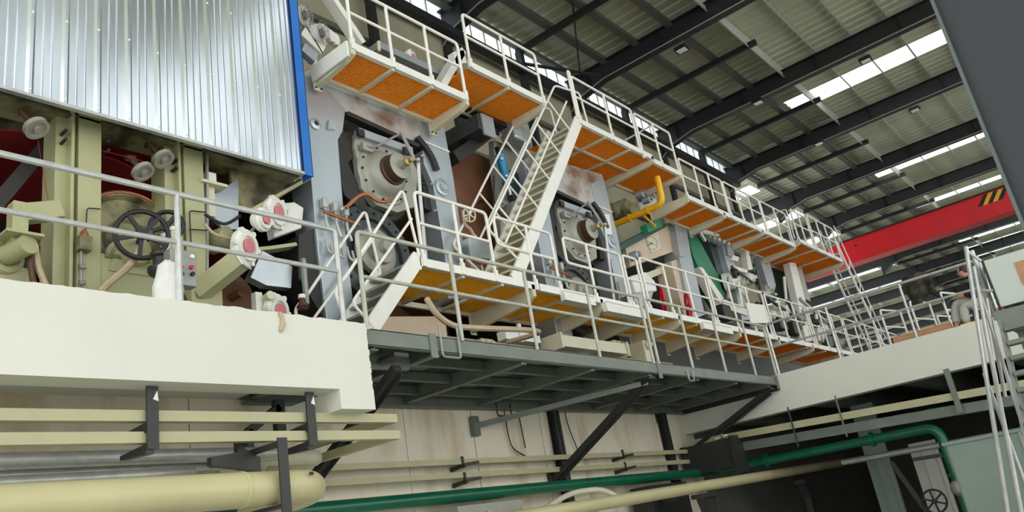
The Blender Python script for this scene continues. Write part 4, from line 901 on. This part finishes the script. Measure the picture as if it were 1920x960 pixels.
# ---- far machine frames
t = thing('far_machine', 'grey and white far machine frames beneath the upper walkway', 'machine', (24, 9.6, FZ))
seg([(1328, 448), (1352, 440), (1395, 580), (1365, 580)], 9.3, .3, 'steel_dark', 'dark_plate')
seg([(1352, 452), (1366, 455), (1380, 500), (1395, 560), (1412, 600), (1392, 600), (1378, 540), (1362, 490)], 9.1, .3, 'silver', 'upright')
seg([(1362, 452), (1372, 455), (1378, 480), (1366, 478)], 9.0, .2, 'silver', 'lug')
seg([(1374, 478), (1386, 482), (1384, 490), (1372, 487)], 9.0, .3, 'plat_white', 'arm')
seg([(1376, 498), (1402, 506), (1402, 512), (1378, 506)], 9.0, .3, 'plat_white', 'arm')
seg([(1398, 470), (1404, 470), (1412, 505), (1404, 506)], 9.0, .2, 'plat_white', 'arm_end')
seg([(1412, 500), (1470, 470), (1472, 478), (1414, 510)], 9.8, .3, 'galv', 'cross_tube')
seg([(1424, 480), (1440, 478), (1455, 535), (1448, 560)], 9.1, .25, 'silver', 'upright')
seg([(1438, 470), (1486, 468), (1505, 560), (1455, 560)], 9.6, .3, 'green_dark', 'green_panel')
seg([(1480, 492), (1492, 492), (1530, 640), (1512, 640)], 8.95, .25, 'plat_white', 'end_post')
seg([(1494, 500), (1503, 500), (1520, 565), (1508, 560)], 9.0, .3, 'cast_grey', 'end_post_side')
for k, (px, py, R) in enumerate(((1375, 525, .28), (1392, 532, .3), (1408, 522, .2), (1440, 550, .35), (1470, 585, .3), (1500, 600, .34), (1540, 625, .35), (1575, 645, .3))):
    MB().lathe(A(px, py, y=9.0), (.3, -1, 0), [(R, -.3), (R, 0), (R * .7, .03), (R * .6, .12), (R * .3, .12), (R * .3, .2), (0, .2)], 20).build('bearing', 'cast_grey' if k % 2 else 'plat_white', t)
for k, (px, py) in enumerate(((1360, 585), (1430, 590), (1465, 605), (1490, 615), (1520, 628), (1555, 640))):
    c = A(px, py, y=9.0); MB().box(c.x - .3, c.x + .25, 8.9, 9.2, c.z - .25, c.z + .2).build('gear_case', ('machine_dark', 'plat_white', 'steel_dark')[k % 3], t, smooth=False, bevel=.04)
MB().box(19.0, 40, 11.0, 11.4, FZ, 7.6).build('gap_shade', 'machine_dark', t, smooth=False)  # dark sheet painted as shade in the gaps between far frames
m = MB().bar(A(1335, 420, y=9.25), A(1505, 497, y=9.25), .2, .2); m.bar(A(1290, 395, y=9.25), A(1340, 420, y=9.25), .3, .3); m.build('walkway_beam', 'cast_grey', t, smooth=False)
for k in range(5):
    c = A(1330 + 9 * k, 440 + 4 * k, y=9.0); MB().lathe(c, (.2, -1, .1), [(.1, -.2), (.12, 0), (.05, .06)], 10).build('fitting', 'galv', t)
for k, (a, c, r_) in enumerate((((1296, 410), (1322, 452), .05), ((1310, 432), (1345, 440), .08), ((1372, 500), (1412, 530), .04), ((1366, 520), (1366, 560), .05), ((1384, 520), (1390, 575), .05), ((1418, 505), (1430, 560), .06), ((1412, 545), (1455, 552), .05), ((1470, 520), (1478, 600), .05), ((1440, 560), (1500, 600), .06), ((1500, 560), (1545, 600), .06), ((1530, 590), (1536, 640), .06), ((1560, 610), (1565, 650), .06))):
    MB().tube([A(*a, y=8.9), A(*c, y=8.9)], r_, 8).build('pipe_run', ('galv', 'plat_white', 'steel_dark')[k % 3], t)
for k, (px, py) in enumerate(((1378, 512), (1396, 545), (1424, 575), (1450, 590), (1480, 570), (1512, 585), (1530, 605), (1548, 615))):
    MB().lathe(A(px, py, y=8.85), (.4, -1, .1), [(.16, -.1), (.18, 0), (.12, .03), (.1, .1), (0, .1)], 14).build('valve_head', ('machine_dark', 'plat_white')[k % 2], t)
# white notice board on lower walkway rail
c = pxz([(1398, 568), (1430, 572), (1440, 606), (1408, 606)], 7.9)
tag(MB().prism(c, 7.88, 7.92).build('notice_board', 'plat_white', smooth=False), 'blank white board hung on the lower walkway rail', 'board')
# base under the machine seen through the walkways
tag(MB().box(8.6, 19, 9.6, 9.95, FZ, 5.3).build('sole_plate', 'tan', smooth=False), 'tan sole plate running under the silver frames', 'sole plate')
m = MB().tube(bez([A(800, 560, y=7.6), A(820, 590, y=7.5), A(850, 610, y=7.5), A(890, 615, y=7.5), (10.6, 7.6, 4.8), (10.9, 8.5, 4.9)]), .045)
tag(m.build('hose', 'hose_tan'), 'thick pale hose drooping from the yellow walkway to the grey platform', 'hose')
for k, px in enumerate((905, 1085, 1150, 1205)):
    c = A(px, 650, y=8.7); m = MB().box(c.x - .12, c.x + .2, 8.6, 9.0, FZ, c.z + .12); m.lathe((c.x + .04, 8.6, c.z), (0, -1, 0), [(.1, 0), (.1, .05), (.05, .06), (.05, .14), (0, .14)], 14)
    tag(m.build('pump', 'cream_pale' if k % 2 else 'tan', smooth=False, bevel=.02), ('tan pump foot under the first lower walkway section', 'cream pump foot left of the middle rail gap', 'tan pump foot just left of the rail gap', 'cream pump foot at the rail gap')[k], 'pump')
# ================================================================ LOWER STOREY PIPES, LEFT
def duct(label, pts, w, h, m='cream_duct', grp=None, name='square_duct'):
    b = MB()
    for a, c in zip(pts[::2], pts[1::2]): b.bar(a, c, w, h)
    return tag(b.build(name, m, smooth=False), label, 'duct', grp)
duct('upper cream square duct under the left edge beam, turning back at its right end', [(-6, 7.2, 3.24), (6.8, 7.2, 3.24), (6.75, 7.25, 3.24), (6.75, 9.4, 3.24)], .1, .1, grp='square ducts')
duct('lower cream square duct under the left edge beam, turning back at its right end', [(-6, 7.2, 3.045), (6.82, 7.2, 3.045), (6.77, 7.25, 3.045), (6.77, 9.4, 3.045)], .1, .1, grp='square ducts')
duct('upper cream square duct running along the stained wall', [(7.0, 9.45, 3.05), (18.6, 9.45, 3.02)], .09, .09, grp='square ducts')
duct('lower cream square duct running along the stained wall', [(6.6, 9.45, 2.84), (18.6, 9.45, 2.78)], .09, .09, grp='square ducts')
for k, (px, lab) in enumerate(((285, 'dark flat hanger under the left beam holding both ducts, left one'), (583, 'dark flat hanger under the left beam holding both ducts, by the end block'))):
    x = A(px, 790, y=7.12).x; t = thing('duct_hanger', lab, 'hanger', (x, 7.15, 2.95))
    MB().box(x - .055, x + .055, 7.1, 7.12, 2.93, 3.5).build('flat', 'brace_dark', t, smooth=False)
    for z in (2.98, 3.17): MB().prism_x([(7.12, z), (7.6, z - .02), (7.6, z - .06), (7.12, z - .09)], x - .06, x + .02).build('shelf_arm', 'brace_dark', t, smooth=False)
    MB().prism([(x + .0, 3.38), (x + .05, 3.36), (x + .04, 3.46)], 7.09, 7.1).build('paint_patch', 'cloth_white', t, smooth=False)
for k, (px, py) in enumerate(((870, 885), (1170, 862))):
    c = A(px, py, y=9.4); t = thing('wall_bracket', ('dark double bracket holding the wall ducts, left of the middle post', 'dark double bracket holding the wall ducts, right of the middle brace')[k], 'bracket', (c.x, 9.5, 2.7))
    for z in (2.98, 2.72):
        MB().box(c.x - .02, c.x + .02, 9.38, 9.42, z - .05, z + .14).build('clip', 'brace_dark', t, smooth=False)
        MB().prism_x([(9.34, z + .02), (9.68, z), (9.68, z - .07), (9.34, z - .03)], c.x - .03, c.x + .03).build('arm', 'brace_dark', t, smooth=False)
        MB().bar((c.x, 9.36, z), (c.x + .35, 9.36, z + .03), .03, .05).build('arm', 'brace_dark', t, smooth=False)
def pipe(name, label, pts, r, m, cat='pipe', grp=None, n=16, rr=.3):
    return tag(MB().tube(arc(pts, rr, 8), r, n).build(name, m), label, cat, grp)
pipe('galvanised_pipe', 'thick galvanised pipe above the big cream pipe', [(-6, 8, 3.02), (5.75, 8, 3.02)], .075, 'galv')
pipe('galvanised_pipe', 'middle galvanised pipe just below the thick one', [(-6, 8.15, 2.87), (5.5, 8.15, 2.93)], .05, 'galv')
pipe('galvanised_pipe', 'lowest galvanised pipe ending left of the dark hanger', [(-6, 7.9, 2.76), (4.6, 7.9, 2.83)], .06, 'galv')
t = thing('cream_pipe', 'big cream pipe with an elbow at the bottom left', 'pipe', (2, 7.1, 2.3))
MB().tube(arc([(-6, 7.1, 2.52), (5.6, 7.1, 2.52), (5.6, 8.6, 2.46), (5.6, 8.6, 1.2)], .42, 10), .165, 24).build('pipe', 'pipe_cream', t)
MB().lathe((4.6, 7.1, 2.52), (1, 0, 0), [(.172, 0), (.176, .02), (.172, .04)], 24).build('weld_bead', 'pipe_cream', t)
MB().lathe((5.05, 7.1, 2.52), (1, 0, 0), [(.172, 0), (.176, .02), (.172, .04)], 24).build('weld_bead', 'pipe_cream', t)
MB().box(5.3, 5.345, 6.925, 6.94, 2.6, 2.63).build('dent', 'black', t, smooth=False)
xx = A(532, 890, y=6.88).x; t = thing('pipe_hanger', 'dark steel hanger in front of the big cream pipe', 'hanger', (xx, 7.2, 2.3))
MB().box(xx - .055, xx + .055, 6.86, 6.88, 2.25, 2.97).build('flat', 'brace_dark', t, smooth=False)
MB().prism([(xx - .5, 2.8), (xx + .05, 2.72), (xx + .05, 2.86), (xx - .12, 2.95), (xx - .12, 3.05), (xx - .2, 3.05), (xx - .2, 2.92), (xx - .5, 2.88)], 7.32, 7.4).build('web_plate', 'brace_dark', t, smooth=False)
MB().box(xx - .05, xx + .05, 6.87, 9.5, 2.3, 2.34).build('arm', 'brace_dark', t, smooth=False)
MB().box(xx - .05, xx + .05, 6.87, 8.2, 2.9, 2.94).build('arm', 'brace_dark', t, smooth=False)
for k, px in enumerate((470, 490)):
    pass
t = thing('angle_bracket', 'dark angle frame on the wall behind the left ducts', 'bracket', (5.6, 9.2, 3.0))
x0 = A(460, 800, y=9.3).x; x1 = A(520, 800, y=9.3).x
MB().box(x0 - .05, x0 + .05, 9.2, 9.3, 2.7, 3.55).build('upright', 'brace_dark', t, smooth=False)
MB().box(x1 - .07, x1 + .07, 9.2, 9.3, 2.7, 3.95).build('upright', 'brace_dark', t, smooth=False)
MB().bar((x0, 9.25, 3.52), (x1, 9.25, 3.85), .1, .1).build('raker', 'brace_dark', t, smooth=False)
pipe('drain_pipe', 'short cream pipe with a hoop behind the left duct hanger', [(5.2, 8.2, 3.0), (6.5, 8.2, 3.0), (6.5, 9.3, 3.0)], .09, 'cream_pale')
tag(MB().lathe((5.0, 8.3, 2.72), (0, 0, 1), [(.1, 0), (.12, .05), (.12, .2), (.06, .25)], 14).build('pipe_stub', 'cream'), 'small cream capped pipe stub above the big cream pipe', 'pipe')
m = MB().box(4.05, 4.6, 8.6, 8.9, 2.85, 3.05); m.box(4.1, 4.5, 8.5, 8.6, 2.9, 2.98)
tag(m.build('wall_box', 'cloth_white', smooth=False), 'small white box on the wall behind the galvanised pipes', 'box')
# green pipes and sloping cream pipe
t = thing('green_pipe', 'long green pipe along the stained wall turning to the right', 'pipe', (14, 9.3, 2.4))
MB().tube(arc([(-6, 9.3, 2.46), (19.3, 9.3, 2.49), (19.3, 4.05, 2.47), (19.3, 4.02, .2)], .3, 8), .105, 18).build('pipe', 'green_pipe', t)
for yy in (7.9, 5.4): MB().cyl((19.3, yy, 2.48), (19.3, yy + .06, 2.48), .16).build('flange', 'green_pipe', t)
MB().cyl((19.3, 4.02, 1.5), (19.3, 4.02, 1.44), .17).build('flange', 'green_pipe', t)
MB().lathe((19.3, 4.02, 1.05), (0, 0, 1), [(.11, 0), (.18, .06), (.2, .15), (.18, .24), (.11, .3)], 18).build('valve_body', 'cast_grey', t)
handwheel('handwheel', 'small grey valve handwheel on the vertical green pipe', (19.3, 3.4, 1.25), (0, 1, 0), .2, .02, 'cast_grey', 5, .04, .6)
pipe('green_pipe', 'short green pipe branching right above the grey tank', [(19.35, 4.2, 2.75), (19.35, 2.0, 2.62), (19.4, .5, 2.6)], .12, 'green_pipe')
pipe('sloping_pipe', 'long cream drain pipe sloping gently below the green pipe', [(9, 8, 1.95), (27, 8, 2.31)], .11, 'pipe_cream')
pipe('galvanised_pipe', 'galvanised pipe continuing right of the sloping cream pipe', [(20.5, 6.6, 2.15), (20.5, 2.2, 2.1)], .07, 'galv')
for k, x in enumerate((15.9, 21.5)):
    m = MB().box(x - .35, x + .35, 7.85, 8.15, 1.86, 1.95); m.prism([(x - .25, 1.86), (x + .25, 1.86), (x + .1, 1.5), (x - .1, 1.5)], 7.9, 8.1); m.box(x - .08, x + .08, 7.92, 8.08, 0, 1.5)
    tag(m.build('pipe_saddle', 'brace_dark', smooth=False), ('dark saddle post under the sloping cream pipe, nearer one', 'dark saddle post under the sloping cream pipe, farther one')[k], 'support')
c = A(1310, 868, y=8.9); t = thing('corner_plate', 'large dark gusset plate at the foot of the corner brace', 'plate', (c.x, 9.2, 2.3))
MB().box(18.3, 18.36, 8.2, 9.6, 2.45, 3.12).build('plate', 'brace_dark', t, smooth=False)
MB().box(18.2, 18.75, 8.15, 8.25, 2.3, 3.15).build('flange', 'brace_dark', t, smooth=False)
m = MB().bar((18.25, 8.6, 3.15), (18.6, 8.4, 3.22), .03, .03); m.bar((18.25, 8.4, 3.22), (18.6, 8.6, 3.15), .03, .03)
tag(m.build('wire_tie', 'galv', smooth=False), 'small pale wire cross above the dark gusset plate', 'wire')
# wiring on the stained wall
for k, pts in enumerate((((945, 768), (952, 810), (962, 840), (985, 855)), ((970, 765), (975, 790), (985, 840)), ((1040, 768), (1045, 800), (1052, 850)), ((1058, 768), (1066, 800), (1085, 848)))):
    tag(MB().tube(bez([A(x, y, y=9.62) for x, y in pts]), .012, 6).build('wall_cable', 'rubber'), 'black cable on the stained wall, ' + ('first', 'second', 'third', 'fourth')[k] + ' from the left', 'cable')
for k, (px, py) in enumerate(((945, 770), (1238, 785))):
    c = A(px, py, y=9.55); w_ = .2
    tag(MB().tube(arc([c + V((-w_, 0, .15)), c + V((-w_, 0, -.1)), c + V((w_, 0, -.1)), c + V((w_, 0, .15))], .05), .014, 6).build('wall_loop', 'rubber'), ('dark wire loop on the wall near the tie bar', 'dark wire loop on the wall near the corner post')[k], 'wire')
for k, x in enumerate((15.5, 9.6)):
    m = MB().box(x, x + 1.6, 9.0, 9.5, 1.6, 2.3); m.cyl((x + .3, 8.9, 2.0), (x + .3, 8.6, 2.05), .12)
    tag(m.build('pump_motor', ('machine_dark', 'cast_grey')[k], smooth=False), ('dark pump block under the green pipe at the corner', 'grey pump block under the green pipe at the left')[k], 'pump')
pipe('bent_pipe', 'short pale bent pipe between the green and the sloping pipes', [(12.0, 9.2, 2.1), (12.5, 8.9, 2.32), (13.1, 8.6, 2.3), (13.3, 8.3, 2.0)], .05, 'cream_pale')
# ================================================================ UNDER THE CROSS BEAM
duct('upper cream cable tray below the white cross beam', [(18.6, 9.3, 3.2), (18.6, -.3, 2.78)], .1, .15, 'cream_duct', grp='trays below the cross beam')
duct('lower grey cable tray below the white cross beam', [(18.75, 9.3, 2.93), (18.75, -.3, 2.52)], .1, .2, 'deck_grey', grp='trays below the cross beam')
for k, (yy, lab) in enumerate(((6.8, 'thin hanger rod of the trays near the corner'), (5.7, 'thin hanger rod of the trays in the middle'), (3.4, 'wide dark hanger of the trays near the green elbow'))):
    w_ = .015 if k < 2 else .05
    tag(MB().box(18.5, 18.5 + w_ * 2, yy - w_, yy + w_, 2.6, 3.5).build('tray_hanger', 'deck_grey' if k else 'green_dark', smooth=False), lab, 'hanger', 'tray hangers')
for k in range(5):
    yy = 8.6 - 2.1 * k
    tag(MB().box(19.3, 33.9, yy - .15, yy + .15, 3.5, 4.0).build('floor_beam', 'concrete_shade', smooth=False), 'concrete floor beam of the lower storey ceiling, ' + ('farthest', 'second', 'third', 'fourth', 'nearest')[k] + ' from the wall', 'beam', 'floor beams')
struct(MB().box(19.4, 34, 9.68, 9.95, 0, 4.0).build('wall_back', 'concrete_shade', smooth=False), 'concrete wall coloured dim in the lower storey beyond the cross beam')
for k, (px, xp, w_, lab) in enumerate(((1655, 22, .5, 'pale steel column standing in the dark lower storey'), (1748, 23, .6, 'bright white door panel at the back of the lower storey'))):
    c = A(px, 900, x=xp); m = MB().box(xp, xp + .3, c.y - w_ / 2, c.y + w_ / 2, 0, 2.35 if k else 3.5); m.box(xp - .03, xp, c.y - w_ / 2 - .06, c.y - w_ / 2 + .03, 0, 2.35 if k else 3.5); m.box(xp - .03, xp, c.y + .02, c.y + .04, .1, 2.2)
    tag(m.build('lower_column' if not k else 'door_1', 'tank' if not k else 'plaster', smooth=False), lab, 'column' if not k else 'door')
m = MB().bar(A(1700, 870, x=20) + V((0, .3, .1)), A(1740, 960, x=20), .1, .1); m.bar(A(1712, 862, x=20), A(1785, 850, x=20), .1, .08)
tag(m.build('steel_rack', 'brace_dark', smooth=False), 'dark steel frame in front of the lower storey door', 'frame')
hw = A(1752, 940, x=18); handwheel('handwheel', 'black spoked handwheel low beside the vertical green pipe', hw, (1, .4, 0), .22, .022, 'black', 6, .05, .3)
# big rectangular tank
y0 = A(1772, 838, x=14).y; t = thing('grey_tank', 'big grey green sheet tank at the bottom right', 'tank', (15, 1.9, 0))
MB().box(14, 16.4, .2, y0, 0, 1.95).build('body', 'tank', t, smooth=False, bevel=.03)
MB().box(13.97, 16.43, .17, y0 + .03, 1.93, 1.98).build('top_rim', 'tank', t, smooth=False)
for yy in (.9, 1.9): MB().box(13.98, 14, yy, yy + .03, 0, 1.93).build('seam', 'cast_grey', t, smooth=False)
# ================================================================ STAIR, CABINET, SCAFFOLD TUBES AT THE RIGHT
t = thing('steel_stair', 'dark grey open steel stair at the right edge', 'stair', (10.6, 1, 0))
for k in range(0, 15):
    x, z = 12 - .2 * k, 3.3 - .2 * k
    MB().box(x - .12, x + .12, .5, 1.36, z - .02, z + .03).build('tread', 'deck_grey', t, smooth=False)
for y in (1.39, .5): MB().bar((12.1, y, 3.36), (9.0, y, .26), .035, .2).build('stringer', 'galv_dull', t, smooth=False)
m = MB().box(11.88, 13.4, .1, 1.42, 3.22, 3.34); m.box(11.85, 11.9, .1, 1.42, 3.12, 3.36); m.build('landing', 'deck_grey', t, smooth=False)
for y in (1.35, .2): MB().box(13.2, 13.3, y - .05, y + .05, 0, 3.22).build('landing_post', 'deck_grey', t, smooth=False)
t = thing('control_cabinet', 'pale grey control cabinet on the stair landing with a brown plate', 'cabinet', (12.3, .9, 3.34))
MB().box(12.0, 12.6, .25, 1.34, 3.42, 4.06).build('case', 'cabinet', t, smooth=False, bevel=.01)
for y in (.3, 1.2): MB().box(12.05, 12.5, y, y + .08, 3.34, 3.42).build('foot', 'black', t, smooth=False)
MB().box(11.99, 12.0, .5, 1.02, 3.62, 3.92).build('plate', 'paper_roll', t, smooth=False)
MB().box(12.02, 12.08, 1.34, 1.37, 3.4, 4.1).build('door_edge', 'black', t, smooth=False)
t = thing('scaffold_tubes', 'galvanised scaffold tubes with crossing diagonals beside the stair', 'scaffold', (11, 1.7, 0))
def sc(a, c, xa, xc, r=.028): MB().tube([A(*a, x=xa), A(*c, x=xc)], r, 8).build('tube', 'galv', t)
sc((1811, 463), (1893, 985), 12, 11.2); sc((1826, 500), (1919, 985), 12, 11.2); sc((1826, 510), (1912, 780), 12.1, 11.6, .022); sc((1845, 700), (1925, 915), 11.8, 11.5, .022)
sc((1822, 470), (1852, 560), 12.2, 12.2); sc((1836, 490), (1868, 600), 12.3, 12.2, .024)
sc((1850, 560), (1885, 745), 12, 11.7, .022)
for a, c in (((1812, 470), (1840, 490)), ((1832, 545), (1862, 545))): sc(a, c, 12, 12, .02)
# ================================================================ ON THE CROSS BEAM: TARPAULIN, ROLL, PERSON
m = MB(); vs = []; fs = []; nx_, nz_ = 10, 6
for i in range(nx_ + 1):
    for j in range(nz_ + 1):
        u, v = i / nx_, j / nz_; y = 3.8 - .62 * u + .05 * math.sin(v * 5); z = 5.72 - .12 * u - v * (.62 + .1 * math.sin(u * 7)) + .1 * math.sin(u * 3)
        vs.append((19.35 + .06 * math.sin(u * 9 + v * 3), y, z))
for i in range(nx_):
    for j in range(nz_): a = i * (nz_ + 1) + j; fs.append((a, a + 1, a + nz_ + 2, a + nz_ + 1))
o = m.add(vs, fs).build('tarpaulin', 'camo'); sm = o.modifiers.new('thick', 'SOLIDIFY'); sm.thickness = .015
tag(o, 'dark mottled tarpaulin hung behind the cross beam guardrail', 'tarpaulin')
tag(MB().cyl((19.6, 4.4, 4.42), (19.6, 3.2, 4.42), .14).build('paper_core', 'paper_roll'), 'brown paper core lying on the floor behind the cross beam', 'roll')
tag(MB().box(19.05, 19.3, 2.4, 2.95, 4.32, 4.36).build('plank', 'yellow_paint', smooth=False), 'short yellow plank on top of the cross beam', 'plank')
PX = 19.75
def skinned(name, verts, edges, radii, m, parent, sub=2, root=0):
    me = bpy.data.meshes.new(name); base = WL[parent]; me.from_pydata([tuple(V(v) - base) for v in verts], edges, [])
    o = bpy.data.objects.new(name, me); COL.objects.link(o); o.parent = parent; WL[o] = base
    o.modifiers.new('skin', 'SKIN'); sv = me.skin_vertices[0].data
    for i, r in enumerate(radii): sv[i].radius = (r, r) if not isinstance(r, tuple) else r
    for i in range(len(verts)): sv[i].use_root = (i == root)
    s = o.modifiers.new('sub', 'SUBSURF'); s.levels = s.render_levels = sub; me.materials.append(MATS[m])
    return o
P_ = thing('person', 'person in dark top and grey trousers sitting with crossed legs behind the rail', 'person', (PX, 2.5, 4.3))
H = V((PX, 2.36, 4.80))
# body: one continuous skinned figure (pelvis root, spine, neck, arms with fingers, legs)
vb = [H, H + V((0, .04, .2)), H + V((0, .1, .38)), H + V((0, .15, .5)), H + V((0, .2, .6))]
eb = [(0, 1), (1, 2), (2, 3), (3, 4)]; rb = [.15, .13, .15, .1, .055]
def limb(frm, pts, rad):
    i = frm
    for p, r in zip(pts, rad): vb.append(V(p)); rb.append(r); eb.append((i, len(vb) - 1)); i = len(vb) - 1
    return i
for s in (-1, 1):
    e = limb(2, [H + V((s * .17, .12, .44)), H + V((s * .24, .2, .2)), H + V((s * .16, .44, .22)), H + V((s * .12, .5, .23))], (.075, .055, .042, .032))
    for k in range(4):
        b0 = vb[e] + V((s * (.022 - k * .016), .04, .012)); q = limb(e, [b0, b0 + V((0, .035 - abs(k - 1) * .005, 0)), b0 + V((-s * .004, .055 - abs(k - 1) * .006, -.02))], (.011, .01, .008))
    limb(e, [vb[e] + V((-s * .045, .01, .01)), vb[e] + V((-s * .06, .03, .0))], (.012, .009))
# legs: near leg crossed over the other
limb(0, [H + V((.1, .1, -.02)), V((PX + .1, 3.0, 4.95)), V((PX + .04, 3.08, 4.7)), V((PX + .0, 3.12, 4.46)), V((PX + 0, 3.24, 4.40))], (.1, .08, .06, .045, .04))
limb(0, [H + V((-.1, .1, -.02)), V((PX - .08, 2.86, 4.82)), V((PX - .1, 2.9, 4.6)), V((PX - .1, 2.9, 4.39)), V((PX - .1, 3.03, 4.345))], (.1, .08, .06, .045, .04))
# head with brow, chin
hd = H + V((0, .3, .74))
skinned('body', vb, eb, rb, 'skin', P_)
h = MB(); nr = 14; prof = []
for i in range(nr + 1):
    a = math.pi * i / nr; prof.append((.095 * math.sin(a) * (1 - .16 * (1 + math.cos(a)) * .5 * 0 - (.22 if a > 2.2 else 0) * (a - 2.2)), .125 * math.cos(a)))
h.lathe(hd, (0, -.15, -1), [(max(r, 0), -d) for r, d in prof], 22)
h.lathe(hd + V((0, .085, -.005)), (0, 1, -.35), [(.022, -.03), (.018, .0), (.008, .03), (0, .034)], 8)
for s in (-1, 1):
    h.lathe(hd + V((s * .092, -.005, -.005)), (s, 0, .1), [(.03, 0), (.03, .012), (.015, .016), (0, .014)], 10)
ho = h.build('head', 'skin', P_)
for s in (-1, 1): MB().lathe(hd + V((s * .035, .075, .015)), (0, 1, 0), [(.014, 0), (.012, .012), (0, .016)], 10).build('eye', 'black', ho)
MB().box(hd.x - .025, hd.x + .025, hd.y + .07, hd.y + .088, hd.z - .062, hd.z - .052).build('mouth', 'pink_cap', ho, smooth=False)
ha = MB(); prof = [(.0, .135)] + [(.108 * math.sin(a), .132 * math.cos(a)) for a in (.35, .7, 1.05, 1.4, 1.7)] + [(.09, -.03)]
ha.lathe(hd + V((0, -.022, .008)), (0, -.25, 1), [(r, d) for r, d in prof], 20); ha.build('hair', 'hair', P_)
# clothes follow the body
skinned('top', [H + V((0, 0, .02)), H + V((0, .04, .2)), H + V((0, .1, .38)), H + V((0, .15, .5)), H + V((-.17, .12, .44)), H + V((-.24, .2, .2)), H + V((-.17, .41, .22)), H + V((.17, .12, .44)), H + V((.24, .2, .2)), H + V((.17, .41, .22))],
        [(0, 1), (1, 2), (2, 3), (2, 4), (4, 5), (5, 6), (2, 7), (7, 8), (8, 9)], [.17, .15, .17, .1, .095, .075, .06, .095, .075, .06], 'shirt', P_)
skinned('trousers', [H, H + V((.1, .1, -.02)), V((PX + .1, 3.0, 4.95)), V((PX + .04, 3.08, 4.7)), V((PX + .0, 3.12, 4.5)), H + V((-.1, .1, -.02)), V((PX - .08, 2.86, 4.82)), V((PX - .1, 2.9, 4.6)), V((PX - .1, 2.9, 4.42)), H + V((0, 0, .1))],
        [(0, 1), (1, 2), (2, 3), (3, 4), (0, 5), (5, 6), (6, 7), (7, 8), (0, 9)], [.17, .13, .115, .1, .09, .13, .115, .1, .09, .16], 'trousers', P_)
for vv in ([V((PX + .0, 3.1, 4.44)), V((PX, 3.24, 4.40)), V((PX - .01, 3.31, 4.38))], [V((PX - .1, 2.87, 4.36)), V((PX - .1, 3.0, 4.35)), V((PX - .1, 3.1, 4.345))]):
    skinned('shoe', vv, [(0, 1), (1, 2)], [.05, .048, .035], 'black', P_)
t = thing('red_stool', 'red plastic stool under the sitting person', 'stool', (PX, 2.35, 4.3))
MB().box(PX - .18, PX + .18, 2.18, 2.55, 4.6, 4.64).build('seat', 'red_plastic', t, smooth=False, bevel=.015)
for sx in (-1, 1):
    for sy in (-1, 1): MB().bar((PX + sx * .19, 2.365 + sy * .19, 4.3), (PX + sx * .14, 2.365 + sy * .14, 4.6), .07, .07).build('leg', 'red_plastic', t, smooth=False)
MB().box(PX - .19, PX - .15, 2.22, 2.5, 4.42, 4.5).build('side_panel', 'red_plastic', t, smooth=False)
# ================================================================ CRANE, COLUMN, LAMPS, FAR RAILS
t = thing('crane_girder', 'red overhead crane girder crossing the hall', 'crane', (40, 0, 11.4))
MB().box(40, 40.6, -14, 12.2, 11.55, 12.65).build('box_girder', 'crane_red', t, smooth=False)
m = MB().box(39.85, 40.75, -14, 12.2, 12.65, 12.69); m.build('top_flange', 'machine_dark', t, smooth=False)
m = MB().box(39.85, 40.75, -14, 12.2, 11.5, 11.55); m.build('bottom_flange', 'crane_red', t, smooth=False)
for k in range(5):
    y = 3.7 - k * .2
    MB().prism_x([(y, 12.15), (y + .2, 12.15), (y - .15, 12.6), (y - .35, 12.6)], 39.985, 40).build('warning_stripe', ('black', 'pipe_yellow')[k % 2], t, smooth=False)
MB().cyl((39.98, 9.3, 12.3), (40, 9.3, 12.3), .05).build('inspection_hole', 'black', t)
t = thing('steel_column', 'large dark blue steel column close to the camera at the right', 'column', (5.8, .1, 0))
yl = A(1745, 0, x=5.5).y; yi = A(1764, 0, x=5.5).y
MB().box(5.5, 5.52, yl - .02 - .75, yl - .02, 0, 16).build('web_face', 'column_blue_shade', t, smooth=False)
MB().box(5.42, 5.9, yl - .02, yl, 0, 16).build('flange', 'column_lit', t, smooth=False)
MB().box(5.42, 5.9, yl - .79, yl - .77, 0, 16).build('flange', 'column_lit', t, smooth=False)
for k, (px, py, x, lab) in enumerate(((1278, 92, 22.1, 'small flood lamp under the second black rafter'), (1421, 191, 28.6, 'small flood lamp under the third black rafter'), (1535, 268, 35.1, 'small flood lamp under the fourth black rafter'), (1623, 112, 28.6, 'small flood lamp high on the third rafter near the skylight'), (1715, 205, 35.1, 'small flood lamp on the fourth rafter near the steel column'))):
    c = A(px, py, x=x); t = thing('flood_lamp', lab, 'lamp', c, 'flood lamps on the rafters')
    MB().box(c.x - .16, c.x + .16, c.y - .2, c.y + .2, c.z - .05, c.z + .07).build('case', 'black', t, smooth=False)
    MB().box(c.x - .12, c.x + .12, c.y - .15, c.y + .15, c.z - .065, c.z - .05).build('glass', 'lamp_glass', t, smooth=False)
    MB().box(c.x - .02, c.x + .3, c.y - .03, c.y + .03, c.z + .05, c.z + .12).build('arm', 'black', t, smooth=False)
for k, (x, y, z, n_) in enumerate(((27, 6.2, 4.3, 3), (31, 5.4, 4.3, 4), (36, 5.0, 4.3, 4), (43, 5.5, 4.3, 5))):
    t = thing('far_guardrail', 'white far guardrail on the upper floor, ' + ('nearest', 'second', 'third', 'most distant')[k] + ' one beyond the cross beam', 'guardrail', (x, y, z), 'far guardrails')
    for j in range(n_):
        yy = y - j * .9; MB().tube(arc([(x, yy, z), (x, yy, z + 2.3), (x + 1.2, yy - .3, z + 2.3), (x + 1.2, yy - .3, z)], .1), .035).build('rail_hoop', 'rail_paint', t)
        MB().tube([(x, yy, z + 1.75), (x + 1.2, yy - .3, z + 1.75)], .03).build('mid_rail', 'rail_paint', t)
